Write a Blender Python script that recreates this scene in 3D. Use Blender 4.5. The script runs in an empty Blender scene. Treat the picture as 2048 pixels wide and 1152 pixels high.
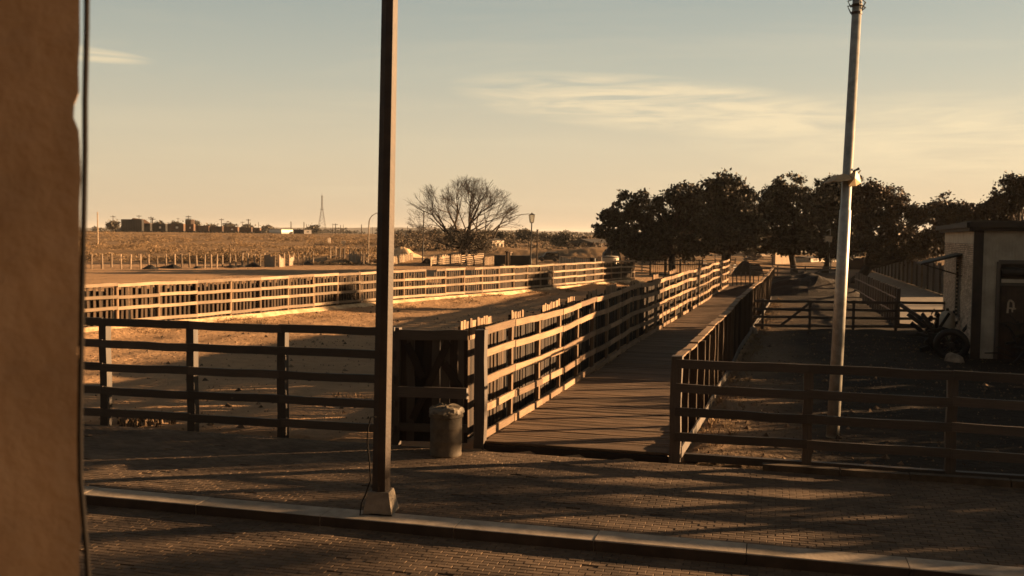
import bpy, math, random
import numpy as np
from mathutils import Vector, Matrix, noise
R = random.Random(7)
NR = np.random.default_rng(7)
sc = bpy.context.scene
COL = sc.collection

# ------------------------------------------------------------------ camera
F_PX, CAM_H, ROLL, HOR = 1991.0, 4.0, 0.010, 469.0
PITCH = math.atan((576 - HOR) / F_PX)
cam_d = bpy.data.cameras.new('camera')
cam = bpy.data.objects.new('camera', cam_d); COL.objects.link(cam)
cam_d.sensor_width = 36.0; cam_d.lens = 36.0 * F_PX / 2048
cam_d.clip_start = 0.05; cam_d.clip_end = 20000
cam_d.dof.use_dof = True; cam_d.dof.focus_distance = 26; cam_d.dof.aperture_fstop = 5.6
cam.matrix_world = (Matrix.Translation((0, 0, CAM_H)) @ Matrix.Rotation(math.pi/2 - PITCH, 4, 'X') @ Matrix.Rotation(ROLL, 4, 'Z'))
sc.camera = cam
sc.render.resolution_x, sc.render.resolution_y = 1024, 576

# ------------------------------------------------------------------ light
SUN_AZ, SUN_EL = 12.0, 9.5            # degrees from +X towards +Y, above the horizon
EXPO = 2.2
HAZE = .00006
sc.view_settings.view_transform = 'Standard'; sc.view_settings.look = 'None'
sc.view_settings.exposure = EXPO; sc.view_settings.gamma = 1
TO_SUN = Vector((math.cos(math.radians(SUN_AZ))*math.cos(math.radians(SUN_EL)), math.sin(math.radians(SUN_AZ))*math.cos(math.radians(SUN_EL)), math.sin(math.radians(SUN_EL))))
sl = bpy.data.lights.new('sun', 'SUN'); sl.energy = 5.0; sl.angle = math.radians(0.55); sl.color = (1.0, 0.60, 0.29)
so = bpy.data.objects.new('sun', sl); COL.objects.link(so)
so.rotation_euler = TO_SUN.to_track_quat('Z', 'Y').to_euler()

world = bpy.data.worlds.new('World'); sc.world = world; world.use_nodes = True
wn = world.node_tree; wn.nodes.clear()
def WN(t, **k):
    n = wn.nodes.new(t)
    for a, b in k.items(): setattr(n, a, b)
    return n
W = wn.links.new
def wmath(op, a, b=None, c=None):
    n = WN('ShaderNodeMath', operation=op)
    for i, v in enumerate((a, b, c)):
        if v is None: continue
        if isinstance(v, (int, float)): n.inputs[i].default_value = v
        else: W(v, n.inputs[i])
    return n.outputs[0]
w_out = WN('ShaderNodeOutputWorld'); w_bg = WN('ShaderNodeBackground'); w_bg.inputs[1].default_value = 0.1
sky = WN('ShaderNodeTexSky', sky_type='NISHITA'); sky.sun_disc = False
sky.sun_elevation = math.radians(SUN_EL); sky.sun_rotation = math.radians(90 - SUN_AZ)
sky.dust_density = 3.0; sky.air_density = 1.2
tc = WN('ShaderNodeTexCoord'); sep = WN('ShaderNodeSeparateXYZ'); W(tc.outputs['Generated'], sep.inputs[0])
el = wmath('MULTIPLY', wmath('ARCSINE', sep.outputs[2]), 180/math.pi/90)      # elevation 0..1
ramp = WN('ShaderNodeValToRGB'); W(el, ramp.inputs[0])
stops = [(0, (.70,.53,.34)), (1.8, (.73,.58,.38)), (4.8, (.68,.575,.40)), (9, (.50,.485,.385)), (13.5, (.35,.385,.345)), (19, (.16,.18,.17)), (30, (.048,.055,.056)), (90, (.018,.024,.028))]
els = ramp.color_ramp.elements
while len(els) > 1: els.remove(els[0])
els[0].position = 0; els[0].color = (*stops[0][1], 1)
for e, c in stops[1:]:
    x = els.new(e/90.0); x.color = (*c, 1)
# the sun side of the sky is a little brighter
az = wmath('MULTIPLY_ADD', sep.outputs[0], 0.10, 0.98)
# thin cloud wisps: noise on the direction projected to a high plane
zz = wmath('MAXIMUM', wmath('ADD', sep.outputs[2], 0.06), 0.02)
cu = wmath('DIVIDE', sep.outputs[0], zz); cv = wmath('DIVIDE', sep.outputs[1], zz)
cmb = WN('ShaderNodeCombineXYZ'); W(wmath('MULTIPLY', cu, 0.55), cmb.inputs[0]); W(wmath('MULTIPLY', cv, 1.15), cmb.inputs[1])
cn = WN('ShaderNodeTexNoise'); cn.inputs['Scale'].default_value = 0.62; cn.inputs['Detail'].default_value = 9; cn.inputs['Roughness'].default_value = .62; cn.inputs['Distortion'].default_value = .35
W(cmb.outputs[0], cn.inputs['Vector'])
cr = WN('ShaderNodeMapRange'); cr.inputs[1].default_value = .50; cr.inputs[2].default_value = .78; W(cn.outputs[0], cr.inputs[0])
# the two clouds that stand out: soft elongated patches fixed in the sky
def patch(azd, eld, wa, we, tilt=0.0):
    a0 = math.radians(azd)
    azn = WN('ShaderNodeMath', operation='ARCTAN2'); W(sep.outputs[0], azn.inputs[0]); W(sep.outputs[1], azn.inputs[1])
    da = wmath('SUBTRACT', azn.outputs[0], a0)
    de = wmath('SUBTRACT', wmath('MULTIPLY', el, math.pi/2), math.radians(eld))
    de = wmath('SUBTRACT', de, wmath('MULTIPLY', da, tilt))
    q = wmath('ADD', wmath('POWER', wmath('ABSOLUTE', wmath('DIVIDE', da, math.radians(wa))), 2), wmath('POWER', wmath('ABSOLUTE', wmath('DIVIDE', de, math.radians(we))), 2))
    return wmath('MAXIMUM', wmath('SUBTRACT', 1, q), 0)
c2 = WN('ShaderNodeTexNoise'); c2.inputs['Scale'].default_value = 5.0; c2.inputs['Detail'].default_value = 10; c2.inputs['Roughness'].default_value = .6; c2.inputs['Distortion'].default_value = .6
cm2 = WN('ShaderNodeMapping'); cm2.inputs['Scale'].default_value = (1.8, 1.8, 17); W(tc.outputs['Generated'], cm2.inputs[0]); W(cm2.outputs[0], c2.inputs['Vector'])
c2r = WN('ShaderNodeMapRange'); c2r.inputs[1].default_value = .36; c2r.inputs[2].default_value = .66; W(c2.outputs[0], c2r.inputs[0])
pt = wmath('ADD', wmath('ADD', patch(7.5, 7.4, 11.5, 1.7, -.08), wmath('MULTIPLY', patch(-24, 9.2, 4.5, .45, -.05), 1.3)), wmath('MULTIPLY', patch(24, 5.2, 16, 2.6, -.06), .6))
cl = wmath('ADD', wmath('MULTIPLY', wmath('MULTIPLY', pt, c2r.outputs[0]), 1.7), wmath('MULTIPLY', cr.outputs[0], .3))
cl = wmath('MINIMUM', cl, 1)
mixc = WN('ShaderNodeMix', data_type='RGBA'); W(wmath('MULTIPLY', cl, wmath('MINIMUM', wmath('MAXIMUM', wmath('MULTIPLY', sep.outputs[2], 30), 0), 1)), mixc.inputs[0]); W(ramp.outputs[0], mixc.inputs[6]); mixc.inputs[7].default_value = (.86,.70,.45,1)
scl = WN('ShaderNodeVectorMath', operation='SCALE'); W(mixc.outputs[2], scl.inputs[0]); W(wmath('MULTIPLY', az, 10/2**EXPO), scl.inputs[3])
mixn = WN('ShaderNodeMix', data_type='RGBA'); mixn.inputs[0].default_value = .06; W(scl.outputs[0], mixn.inputs[6]); W(sky.outputs[0], mixn.inputs[7])
W(mixn.outputs[2], w_bg.inputs[0]); W(w_bg.outputs[0], w_out.inputs[0])

sc.render.engine = 'CYCLES'
sc.cycles.use_denoising = True
sc.cycles.max_bounces = 6; sc.cycles.transparent_max_bounces = 8
sc.cycles.filter_width = 1.6

# ------------------------------------------------------------------ place helpers
_cr, _sr, _cp, _sp = math.cos(ROLL), math.sin(ROLL), math.cos(PITCH), math.sin(PITCH)
def ray(px, py):
    u, v = px - 1024, 576 - py
    u2, v2 = u*_cr - v*_sr, u*_sr + v*_cr
    return Vector((u2, F_PX*_cp + v2*_sp, -F_PX*_sp + v2*_cp))
def G(px, py, z=0.0):
    r = ray(px, py); t = (z - CAM_H)/r.z
    return Vector((r.x*t, r.y*t, z))
def P(px, py, d):
    r = ray(px, py); t = d/r.y
    return Vector((r.x*t, d, CAM_H + r.z*t))
SA = math.radians(-14.8)
S_ = Vector((math.cos(SA), math.sin(SA), 0)); N_ = Vector((-math.sin(SA), math.cos(SA), 0))
WA = math.radians(73.4)
W_ = Vector((math.cos(WA), math.sin(WA), 0)); WR = Vector((math.sin(WA), -math.cos(WA), 0))
KERB0 = G(760, 1042)                                   # a point on the kerb's front edge
FENCE0 = G(388, 857)                                   # a point on the line of the street fences

def smooth(a, b, x):
    t = min(1, max(0, (x-a)/(b-a))); return t*t*(3-2*t)

# ------------------------------------------------------------------ materials
def new_mat(name):
    m = bpy.data.materials.new(name); m.use_nodes = True
    nt = m.node_tree; return m, nt, nt.nodes['Principled BSDF']
def ramp_node(nt, stops):
    r = nt.nodes.new('ShaderNodeValToRGB'); e = r.color_ramp.elements
    while len(e) > 1: e.remove(e[0])
    e[0].position = stops[0][0]; e[0].color = (*stops[0][1], 1)
    for p, c in stops[1:]:
        x = e.new(p); x.color = (*c, 1)
    return r
def tint(nt, colsock, valsock, lo, hi):
    mr = nt.nodes.new('ShaderNodeMapRange'); mr.inputs[3].default_value = lo; mr.inputs[4].default_value = hi
    nt.links.new(valsock, mr.inputs[0])
    v = nt.nodes.new('ShaderNodeVectorMath'); v.operation = 'SCALE'
    nt.links.new(colsock, v.inputs[0]); nt.links.new(mr.outputs[0], v.inputs[3])
    return v.outputs[0]
def wood(name, c1, c2, piece=(.6, 1.35), spec=.25, gs=(2.2, 16, 16), bump=.5, coords='Object'):
    m, nt, b = new_mat(name); L = nt.links.new
    tcn = nt.nodes.new('ShaderNodeTexCoord'); oi = nt.nodes.new('ShaderNodeObjectInfo'); g = nt.nodes.new('ShaderNodeNewGeometry')
    mp = nt.nodes.new('ShaderNodeMapping'); mp.inputs['Scale'].default_value = gs
    L(tcn.outputs['Object'] if coords == 'Object' else g.outputs['Position'], mp.inputs[0])
    add = nt.nodes.new('ShaderNodeVectorMath'); add.operation = 'ADD'; L(mp.outputs[0], add.inputs[0])
    s1 = nt.nodes.new('ShaderNodeMath'); s1.operation = 'MULTIPLY'; s1.inputs[1].default_value = 91
    L(oi.outputs['Random'] if coords == 'Object' else g.outputs['Random Per Island'], s1.inputs[0]); L(s1.outputs[0], add.inputs[1])
    n = nt.nodes.new('ShaderNodeTexNoise'); n.inputs['Scale'].default_value = 1.0; n.inputs['Detail'].default_value = 6; n.inputs['Roughness'].default_value = .65
    L(add.outputs[0], n.inputs['Vector'])
    n2 = nt.nodes.new('ShaderNodeTexNoise'); n2.inputs['Scale'].default_value = 1.7; n2.inputs['Detail'].default_value = 5; L(g.outputs['Position'], n2.inputs['Vector'])
    r = ramp_node(nt, [(.3, c1), (.52, tuple((x+y)/2 for x, y in zip(c1, c2))), (.72, c2)]); L(n.outputs[0], r.inputs[0])
    c = tint(nt, r.outputs[0], n2.outputs[0], .62, 1.4)
    c = tint(nt, c, oi.outputs['Random'] if coords == 'Object' else g.outputs['Random Per Island'], *piece)
    L(c, b.inputs['Base Color']); b.inputs['Roughness'].default_value = .6 if name.startswith('dark') else .85; b.inputs['Specular IOR Level'].default_value = .5 if name.startswith('dark') else spec
    bp = nt.nodes.new('ShaderNodeBump'); bp.inputs['Strength'].default_value = bump; bp.inputs['Distance'].default_value = .01
    L(n.outputs[0], bp.inputs['Height']); L(bp.outputs[0], b.inputs['Normal'])
    return m
def plain(name, c, c2=None, scale=3.0, rough=.8, metal=0, bump=.2, bdist=.01, spec=.3, isl=None, detail=5, obj=None):
    m, nt, b = new_mat(name); L = nt.links.new
    c2 = c2 or tuple(x*.6 for x in c)
    g = nt.nodes.new('ShaderNodeNewGeometry')
    n = nt.nodes.new('ShaderNodeTexNoise'); n.inputs['Scale'].default_value = scale; n.inputs['Detail'].default_value = detail; n.inputs['Roughness'].default_value = .62
    L(g.outputs['Position'], n.inputs['Vector'])
    r = ramp_node(nt, [(.33, c2), (.66, c)]); L(n.outputs[0], r.inputs[0]); cs = r.outputs[0]
    if 'paver' in name or 'joint' in name or 'kerb' in name:
        for s_, lo, hi in ((.35, .45, 1.5), (1.3, .7, 1.3), (7, .8, 1.2)):
            nn_ = nt.nodes.new('ShaderNodeTexNoise'); nn_.inputs['Scale'].default_value = s_; nn_.inputs['Detail'].default_value = 6; nn_.inputs['Distortion'].default_value = .5
            L(g.outputs['Position'], nn_.inputs['Vector']); cs = tint(nt, cs, nn_.outputs[0], lo, hi)
    if isl: cs = tint(nt, cs, g.outputs['Random Per Island'], *isl)
    if obj:
        oi = nt.nodes.new('ShaderNodeObjectInfo'); cs = tint(nt, cs, oi.outputs['Random'], *obj)
    L(cs, b.inputs['Base Color']); b.inputs['Roughness'].default_value = rough; b.inputs['Metallic'].default_value = metal
    b.inputs['Specular IOR Level'].default_value = spec
    if bump:
        bp = nt.nodes.new('ShaderNodeBump'); bp.inputs['Strength'].default_value = bump; bp.inputs['Distance'].default_value = bdist
        n3 = nt.nodes.new('ShaderNodeTexNoise'); n3.inputs['Scale'].default_value = scale*6; n3.inputs['Detail'].default_value = 4
        L(g.outputs['Position'], n3.inputs['Vector']); L(n3.outputs[0], bp.inputs['Height']); L(bp.outputs[0], b.inputs['Normal'])
    return m
M = {}
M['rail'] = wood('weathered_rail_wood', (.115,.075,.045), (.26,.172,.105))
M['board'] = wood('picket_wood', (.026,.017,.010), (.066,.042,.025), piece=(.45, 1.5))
M['blackboard'] = wood('shade_black_board_wood', (.011,.008,.006), (.035,.024,.016), piece=(.5, 1.5))  # near-black wood; on the boardwalk fence it stands in for shade
M['dark'] = wood('dark_fence_wood', (.03,.022,.016), (.07,.05,.035))
M['deck'] = wood('deck_wood', (.088,.056,.034), (.175,.114,.069), piece=(.62, 1.3), gs=(1.2, 10, 10))
M['deckfar'] = wood('deck_wood_far', (.075,.05,.032), (.16,.105,.066), piece=(.62, 1.3), gs=(2, 2, 2), coords='P')
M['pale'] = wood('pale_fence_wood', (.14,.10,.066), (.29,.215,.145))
M['galv'] = plain('galvanised_steel', (.34,.33,.30), (.20,.19,.17), 5, .4, .3, .15, spec=.5)
M['rust'] = plain('brown_steel', (.044,.027,.017), (.024,.015,.011), 4, .6, 0, .3)
M['black'] = plain('black_steel', (.016,.013,.011), (.008,.007,.006), 6, .6)
M['cable'] = plain('black_rubber', (.010,.008,.007), None, 6, .8, spec=.1)
M['concrete'] = plain('concrete', (.25,.21,.165), (.14,.115,.088), 5, .9, 0, .5)
M['kerbface'] = plain('shaded_kerb_face', (.06,.042,.03), (.035,.026,.019), 3, .9)  # kerb fronts coloured darker than the tops, standing in for shade
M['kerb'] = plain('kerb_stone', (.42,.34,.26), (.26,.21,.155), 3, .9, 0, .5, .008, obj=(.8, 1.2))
M['paver'] = plain('paver_brick', (.138,.093,.058), (.088,.059,.037), 1.2, .9, 0, .5, .004, isl=(.78, 1.22))
M['paverone'] = plain('paver_brick_single', (.138,.093,.058), (.088,.059,.037), 1.2, .9, 0, .5, .004, obj=(.78, 1.22))
M['mortar'] = plain('joint_sand', (.10,.07,.045), (.05,.035,.022), 4, .95)
M['wallbrick'] = plain('wall_brick', (.50,.39,.29), (.31,.235,.17), 3, .9, 0, .4, isl=(.65, 1.35))
M['wallmortar'] = plain('wall_mortar', (.045,.035,.026), None, 3, .95)
M['siding'] = plain('painted_siding', (.42,.36,.275), (.28,.24,.185), 2, .7, 0, .2)
M['door'] = plain('brown_door_paint', (.05,.03,.018), (.022,.014,.01), 3, .7)
M['trimdark'] = plain('dark_trim_paint', (.03,.022,.016), (.014,.011,.009), 3, .7)
M['white'] = plain('white_paint', (.72,.68,.6), (.5,.46,.4), 3, .6)
M['offwhite'] = plain('offwhite_sheet', (.42,.34,.25), (.25,.19,.13), 2, .7)
M['roof'] = plain('roof_sheet', (.06,.05,.04), (.03,.025,.02), 2, .8)
M['bark'] = plain('bark', (.05,.034,.022), (.02,.014,.01), 4, .95, 0, .8, .03)
M['leaf'] = plain('oak_leaves', (.032,.025,.012), (.012,.010,.006), 1.2, .7, isl=(.5, 1.7), bump=0)
M['leafbrown'] = plain('dry_oak_leaves', (.070,.040,.018), (.022,.015,.008), 1.0, .65, isl=(.5, 1.6), bump=0)
M['bush'] = plain('grey_bush_leaves', (.075,.058,.036), (.03,.025,.018), .4, .8, isl=(.5, 1.6), bump=0)
M['scrubdark'] = plain('grey_brown_scrub', (.13,.092,.056), (.055,.042,.028), .15, .9, isl=(.6, 1.4), bump=0)
M['straw'] = plain('dry_grass', (.26,.168,.086), (.10,.068,.038), .035, .9, isl=(.8, 1.2), bump=0)
M['stucco'] = plain('rough_stucco', (.54,.405,.29), (.37,.275,.195), 3.4, .95, 0, .7, .02, detail=9)
M['dark_cloth'] = plain('dark_tarpaulin', (.02,.017,.014), None, 3, .7)
M['bin'] = plain('galvanised_bin', (.12,.092,.062), (.045,.035,.024), 4, .75, 0, .3)
M['bag'] = plain('bin_bag', (.17,.14,.10), (.10,.08,.058), 4, .6, 0, .3)
M['railcar'] = plain('rusty_wagon', (.12,.062,.034), (.05,.03,.02), .25, .8, 0, .1, obj=(.5, 1.5))
M['hide'] = plain('dark_vehicle_paint', (.012,.010,.009), None, 3, .35)
M['glass'] = plain('dark_glass', (.012,.012,.012), None, 3, .08, 0, 0, spec=.6)
M['rock'] = plain('pale_rock', (.28,.22,.16), (.14,.105,.075), 6, .9, 0, .8, .03)
M['ridge'] = plain('far_hill', (.12,.10,.075), (.075,.065,.052), .01, 1, bump=0)
M['shade'] = plain('lamp_shade', (.50,.36,.21), (.36,.25,.14), 4, .5, 0, .1)
M['manure'] = plain('dark_manure', (.035,.024,.016), (.015,.011,.008), 2, .95, 0, 1, .05)
M['tumble'] = plain('tumbleweed', (.27,.175,.09), (.10,.066,.037), .12, .9, isl=(.5, 1.4), bump=0)
M['rubble'] = plain('scattered_debris', (.15,.10,.06), (.05,.035,.024), 8, .95, isl=(.4, 1.6), bump=0)

def ground_mat():
    m, nt, b = new_mat('dirt_ground'); L = nt.links.new
    a = nt.nodes.new('ShaderNodeAttribute'); a.attribute_name = 'soil'
    g = nt.nodes.new('ShaderNodeNewGeometry')
    def nz(s, d=6, sc_=None, dist=0):
        n = nt.nodes.new('ShaderNodeTexNoise'); n.inputs['Scale'].default_value = s; n.inputs['Detail'].default_value = d; n.inputs['Roughness'].default_value = .62; n.inputs['Distortion'].default_value = dist
        if sc_:
            mp = nt.nodes.new('ShaderNodeMapping'); mp.inputs['Scale'].default_value = sc_; mp.inputs['Rotation'].default_value = (0, 0, math.radians(-12))
            L(g.outputs['Position'], mp.inputs[0]); L(mp.outputs[0], n.inputs['Vector'])
        else: L(g.outputs['Position'], n.inputs['Vector'])
        return n.outputs[0]
    c = tint(nt, a.outputs['Color'], nz(.22), .62, 1.38)
    c = tint(nt, c, nz(2.4, 8, None, .4), .62, 1.38)
    c = tint(nt, c, nz(.8, 6, (.5, 2.2, 1), .5), .78, 1.22)
    L(c, b.inputs['Base Color']); b.inputs['Roughness'].default_value = .95; b.inputs['Specular IOR Level'].default_value = .1
    h1 = nz(3.2, 5, (1, 1.6, 1), .3); h2 = nz(14, 4)
    ad = nt.nodes.new('ShaderNodeMath'); ad.operation = 'MULTIPLY_ADD'; ad.inputs[1].default_value = .35; L(h2, ad.inputs[0]); L(h1, ad.inputs[2])
    vo = nt.nodes.new('ShaderNodeTexVoronoi'); vo.inputs['Scale'].default_value = 4.2; L(g.outputs['Position'], vo.inputs['Vector'])
    vr = nt.nodes.new('ShaderNodeMapRange'); vr.inputs[1].default_value = 0; vr.inputs[2].default_value = .45; vr.inputs[3].default_value = -.22; vr.inputs[4].default_value = 0; L(vo.outputs['Distance'], vr.inputs[0])
    ad2 = nt.nodes.new('ShaderNodeMath'); ad2.operation = 'ADD'; L(ad.outputs[0], ad2.inputs[0]); L(vr.outputs[0], ad2.inputs[1]); ad = ad2
    bp = nt.nodes.new('ShaderNodeBump'); bp.inputs['Strength'].default_value = .9; bp.inputs['Distance'].default_value = .11
    L(ad.outputs[0], bp.inputs['Height']); L(bp.outputs[0], b.inputs['Normal'])
    return m
M['ground'] = ground_mat()

# ------------------------------------------------------------------ mesh helpers
class MB:
    def __init__(s): s.v = []; s.f = []
    def add(s, vs, fs):
        o = len(s.v); s.v.extend(tuple(v) for v in vs); s.f.extend(tuple(i+o for i in f) for f in fs)
    def box(s, c, ax, ay, az):
        c = Vector(c); ax, ay, az = Vector(ax)/2, Vector(ay)/2, Vector(az)/2
        vs = [c + i*ax + j*ay + k*az for k in (-1, 1) for j in (-1, 1) for i in (-1, 1)]
        s.add(vs, [(0,2,3,1), (4,5,7,6), (0,1,5,4), (2,6,7,3), (1,3,7,5), (0,4,6,2)])
    def beam(s, a, b, w, h, up=(0, 0, 1)):
        a, b = Vector(a), Vector(b); d = b - a; u = Vector(up)
        if abs(d.normalized().dot(u)) > .95: u = Vector((1, 0, 0))
        y = u.cross(d).normalized(); z = d.cross(y).normalized()
        s.box((a+b)/2, d, y*w, z*h)
    def tube(s, pts, rs, n=6, cap=True):
        pts = [Vector(p) for p in pts]; rings = []
        if not isinstance(rs, (list, tuple)): rs = [rs]*len(pts)
        o = len(s.v)
        for i, p in enumerate(pts):
            d = (pts[min(i+1, len(pts)-1)] - pts[max(i-1, 0)])
            if d.length < 1e-9: d = Vector((0, 0, 1))
            d.normalize(); u = Vector((1, 0, 0)) if abs(d.x) < .9 else Vector((0, 1, 0))
            x = d.cross(u).normalized(); y = d.cross(x)
            for k in range(n):
                a = 2*math.pi*k/n; s.v.append(tuple(p + (x*math.cos(a) + y*math.sin(a))*rs[i]))
        for i in range(len(pts)-1):
            for k in range(n):
                a, b = o+i*n+k, o+i*n+(k+1) % n
                s.f.append((a, b, b+n, a+n))
        if cap:
            s.f.append(tuple(o+k for k in range(n))[::-1]); e = o+(len(pts)-1)*n; s.f.append(tuple(e+k for k in range(n)))
    def mesh(s, name, mat, smooth_=False):
        me = bpy.data.meshes.new(name); me.from_pydata(s.v, [], s.f); me.materials.append(mat)
        if smooth_: me.polygons.foreach_set('use_smooth', [True]*len(me.polygons))
        me.update(); return me
def link(name, me, parent=None, mtx=None):
    o = bpy.data.objects.new(name, me); COL.objects.link(o)
    if parent: o.parent = parent
    if mtx is not None: o.matrix_basis = mtx
    return o
def ROOTPOS(o):
    p = Vector((0, 0, 0))
    while o: p = p + o.location; o = o.parent
    return p
def part(name, mb, mat, parent, smooth_=False, kind=None, label=None):
    """world-space geometry put under a thing (root empties are unrotated)"""
    p = ROOTPOS(parent)
    mb.v = [(v[0]-p.x, v[1]-p.y, v[2]-p.z) for v in mb.v]
    o = link(name, mb.mesh(name, mat, smooth_), parent)
    if kind: o['kind'] = kind
    if label: o['label'] = label
    return o
def thing(name, loc, label, cat, group=None, kind=None):
    o = bpy.data.objects.new(name, None); COL.objects.link(o); o.location = Vector(loc); o.empty_display_size = .2
    o['label'] = label; o['category'] = cat
    if group: o['group'] = group
    if kind: o['kind'] = kind
    return o
def solo(name, mb, mat, label, cat, group=None, smooth_=False, kind=None):
    """a thing that is one mesh: origin moved to its base"""
    a = np.array(mb.v); c = a.mean(0); z0 = a[:, 2].min()
    mb.v = [(v[0]-c[0], v[1]-c[1], v[2]-z0) for v in mb.v]
    o = link(name, mb.mesh(name, mat, smooth_)); o.location = (c[0], c[1], z0)
    if label: o['label'] = label
    if cat: o['category'] = cat
    if group: o['group'] = group
    if kind: o['kind'] = kind
    return o
def setting(name, mb, mat, smooth_=False, kind='structure'):
    o = link(name, mb.mesh(name, mat, smooth_)); o['kind'] = kind; return o

# unit planks (length on x) with slight warp and worn corners, shared by all the fences and the deck
def unit_plank(mat, seed, seg=4, warp=.06, chip=.07):
    r = random.Random(seed); vs = []; fs = []
    for i in range(seg+1):
        x = -.5 + i/seg
        wy, wz = r.uniform(-warp, warp), r.uniform(-warp, warp)
        for (y, z) in ((-.5, -.5), (.5, -.5), (.5, .5), (-.5, .5)):
            k = 1 - r.uniform(0, chip)
            vs.append((x + (r.uniform(-.003, .003) if i in (0, seg) else 0), y*k + wy, z*k + wz))
    for i in range(seg):
        for k in range(4):
            a, b = i*4+k, i*4+(k+1) % 4
            fs.append((a, b, b+4, a+4))
    fs.append((3, 2, 1, 0)); e = seg*4; fs.append((e, e+1, e+2, e+3))
    me = bpy.data.meshes.new('plank'); me.from_pydata(vs, [], fs); me.materials.append(mat)
    return me
PL = {}
def planks(mk):
    if mk not in PL: PL[mk] = [unit_plank(M[mk], i*13+5) for i in range(5)]
    return PL[mk]
def round_mesh(mk):
    mb = MB(); mb.tube([(-.5, 0, 0), (0, .03, .02), (.5, 0, 0)], [.52, .5, .46], 7); return mb.mesh('round_post', M[mk], False)
def plank(name, mk, parent, a, b, w, h, up=(0, 0, 1), label=None):
    """plank from a to b, w thick (sideways), h high"""
    a, b = Vector(a), Vector(b); d = b - a; L = d.length; x = d.normalized(); u = Vector(up)
    if abs(x.dot(u)) > .95: u = Vector((-S_.y, S_.x, 0))
    y = u.cross(x).normalized(); z = x.cross(y)
    c = (a+b)/2 - ROOTPOS(parent)
    m = Matrix(((x.x*L, y.x*w, z.x*h, c.x), (x.y*L, y.y*w, z.y*h, c.y), (x.z*L, y.z*w, z.z*h, c.z), (0, 0, 0, 1)))
    if mk.startswith('round_'):
        if mk not in PL: PL[mk] = [round_mesh(mk[6:])]
        o = link(name, PL[mk][0], parent, m)
    else: o = link(name, R.choice(planks(mk)), parent, m)
    if label: o['label'] = label
    return o

# ------------------------------------------------------------------ ground
def walk_coord(x, y):
    dx, dy = x - WK0.x, y - WK0.y
    return dx*W_.x + dy*W_.y, dx*WR.x + dy*WR.y      # along, to the right
WK0 = G(965, 890)                                    # foot of the first post of the walkway's left fence
WK_W, WK_L = 3.55, 64.0
def far_z(x, y):
    return 3.3*smooth(125, 460, y) * (1 - .55*smooth(0, 140, x - y*.10))
FARF = [G(150, 671), G(432, 646), G(750, 613), G(1000, 592), G(1150, 577), G(1225, 568)]
def dist_seg(p, a, b):
    ab = b - a; t = max(0, min(1, (p-a).dot(ab)/ab.length_squared)); return (p - (a+ab*t)).length
def hgt(x, y):
    z = far_z(x, y)
    v = Vector((x, y, 0))
    kd = (v - KERB0).dot(N_)                          # distance behind the kerb's front edge
    if kd < 5.2: return z - .35 if kd < 4.4 else z - .35 + .35*(kd-4.4)/.8 - .02
    n1 = noise.noise(Vector((x*.9, y*.9, 0))); n2 = noise.noise(Vector((x*.25, y*.25, 4)))
    n3 = noise.noise(Vector((x*2.1, y*2.1, 9)))
    al_, rt_ = walk_coord(x, y); z += .055*noise.noise(Vector((rt_*1.1, al_*.10, 3)))*(1 if rt_ < 0 else .6) if y < 110 else 0
    z += (.045*n1 + .05*n2 + .03*n3 - .03) * (1 if y < 130 else 2.5)
    al, rt = walk_coord(x, y)
    if -.5 < al < WK_L + 1 and -.9 < rt < WK_W + .25: z = min(z, -.14)
    if y < 100:                                       # the bank the far fence stands on
        dm = min(dist_seg(v, FARF[i], FARF[i+1]) for i in range(len(FARF)-1))
        z += .16*(1 - smooth(.2, 1.9, dm))
    if 78 < y < 190:                                  # low mounds in the rough ground
        for mx, my, r, h in MOUNDS:
            d = math.hypot(x-mx, (y-my)*.8)/r
            if d < 1: z += h*(1-smooth(0, 1, d))
    return z
g1, g2, g3 = G(800, 512, 0), G(1150, 505, 0), G(1250, 505, 0)
MOUNDS = [(g1.x-1, 138, 9, .9), (14, 165, 16, 2.0), (-2, 175, 14, 1.6), (26, 150, 12, 1.2), (-22, 150, 15, .8)]
def axis(segs):
    out = []
    for a, b, n in segs: out += list(np.linspace(a, b, n, endpoint=False))
    return out + [segs[-1][1]]
gx = axis([(-6000, -900, 10), (-900, -240, 22), (-240, -70, 40), (-70, -32, 40), (-32, 26, 190), (26, 60, 36), (60, 260, 40), (260, 900, 20), (900, 6000, 10)])
gy = axis([(-400, 0, 8), (0, 15, 10), (15, 48, 135), (48, 90, 90), (90, 200, 90), (200, 520, 50), (520, 1600, 24), (1600, 9000, 14)])
ARENA, MUD, FIELD, PATH = (.345,.215,.118), (.029,.022,.016), (.20,.128,.068), (.17,.13,.095)
gv, gc = [], []
for y in gy:
    for x in gx:
        gv.append((x, y, hgt(x, y)))
        al, rt = walk_coord(x, y)
        n = noise.noise(Vector((x*.3, y*.3, 2)))*1.2
        c = np.array(ARENA)
        k = smooth(WK_W-.2, WK_W+.5, rt + n*.2)
        edge = (1 - smooth(.3, 3.2, rt - WK_W + n))*(1-.6*smooth(30, 50, y))       # drier soil along the walkway
        mud = np.array(MUD)*(1-edge) + np.array((.17,.115,.07))*edge
        if y > 60: mud = mud*(1-smooth(70, 112, y)) + np.array((.13,.09,.056))*smooth(70, 112, y)
        c = c*(1-k) + mud*k
        f = smooth(112, 135, y + n*4)
        c = c*(1-f) + np.array(FIELD)*f
        gc.append((*c, 1))
nx = len(gx); gf = [(j*nx+i, j*nx+i+1, (j+1)*nx+i+1, (j+1)*nx+i) for j in range(len(gy)-1) for i in range(nx-1)]
gm = bpy.data.meshes.new('ground'); gm.from_pydata(gv, [], gf); gm.materials.append(M['ground'])
ca = gm.color_attributes.new('soil', 'FLOAT_COLOR', 'POINT'); ca.data.foreach_set('color', np.array(gc, dtype=np.float32).ravel())
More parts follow.
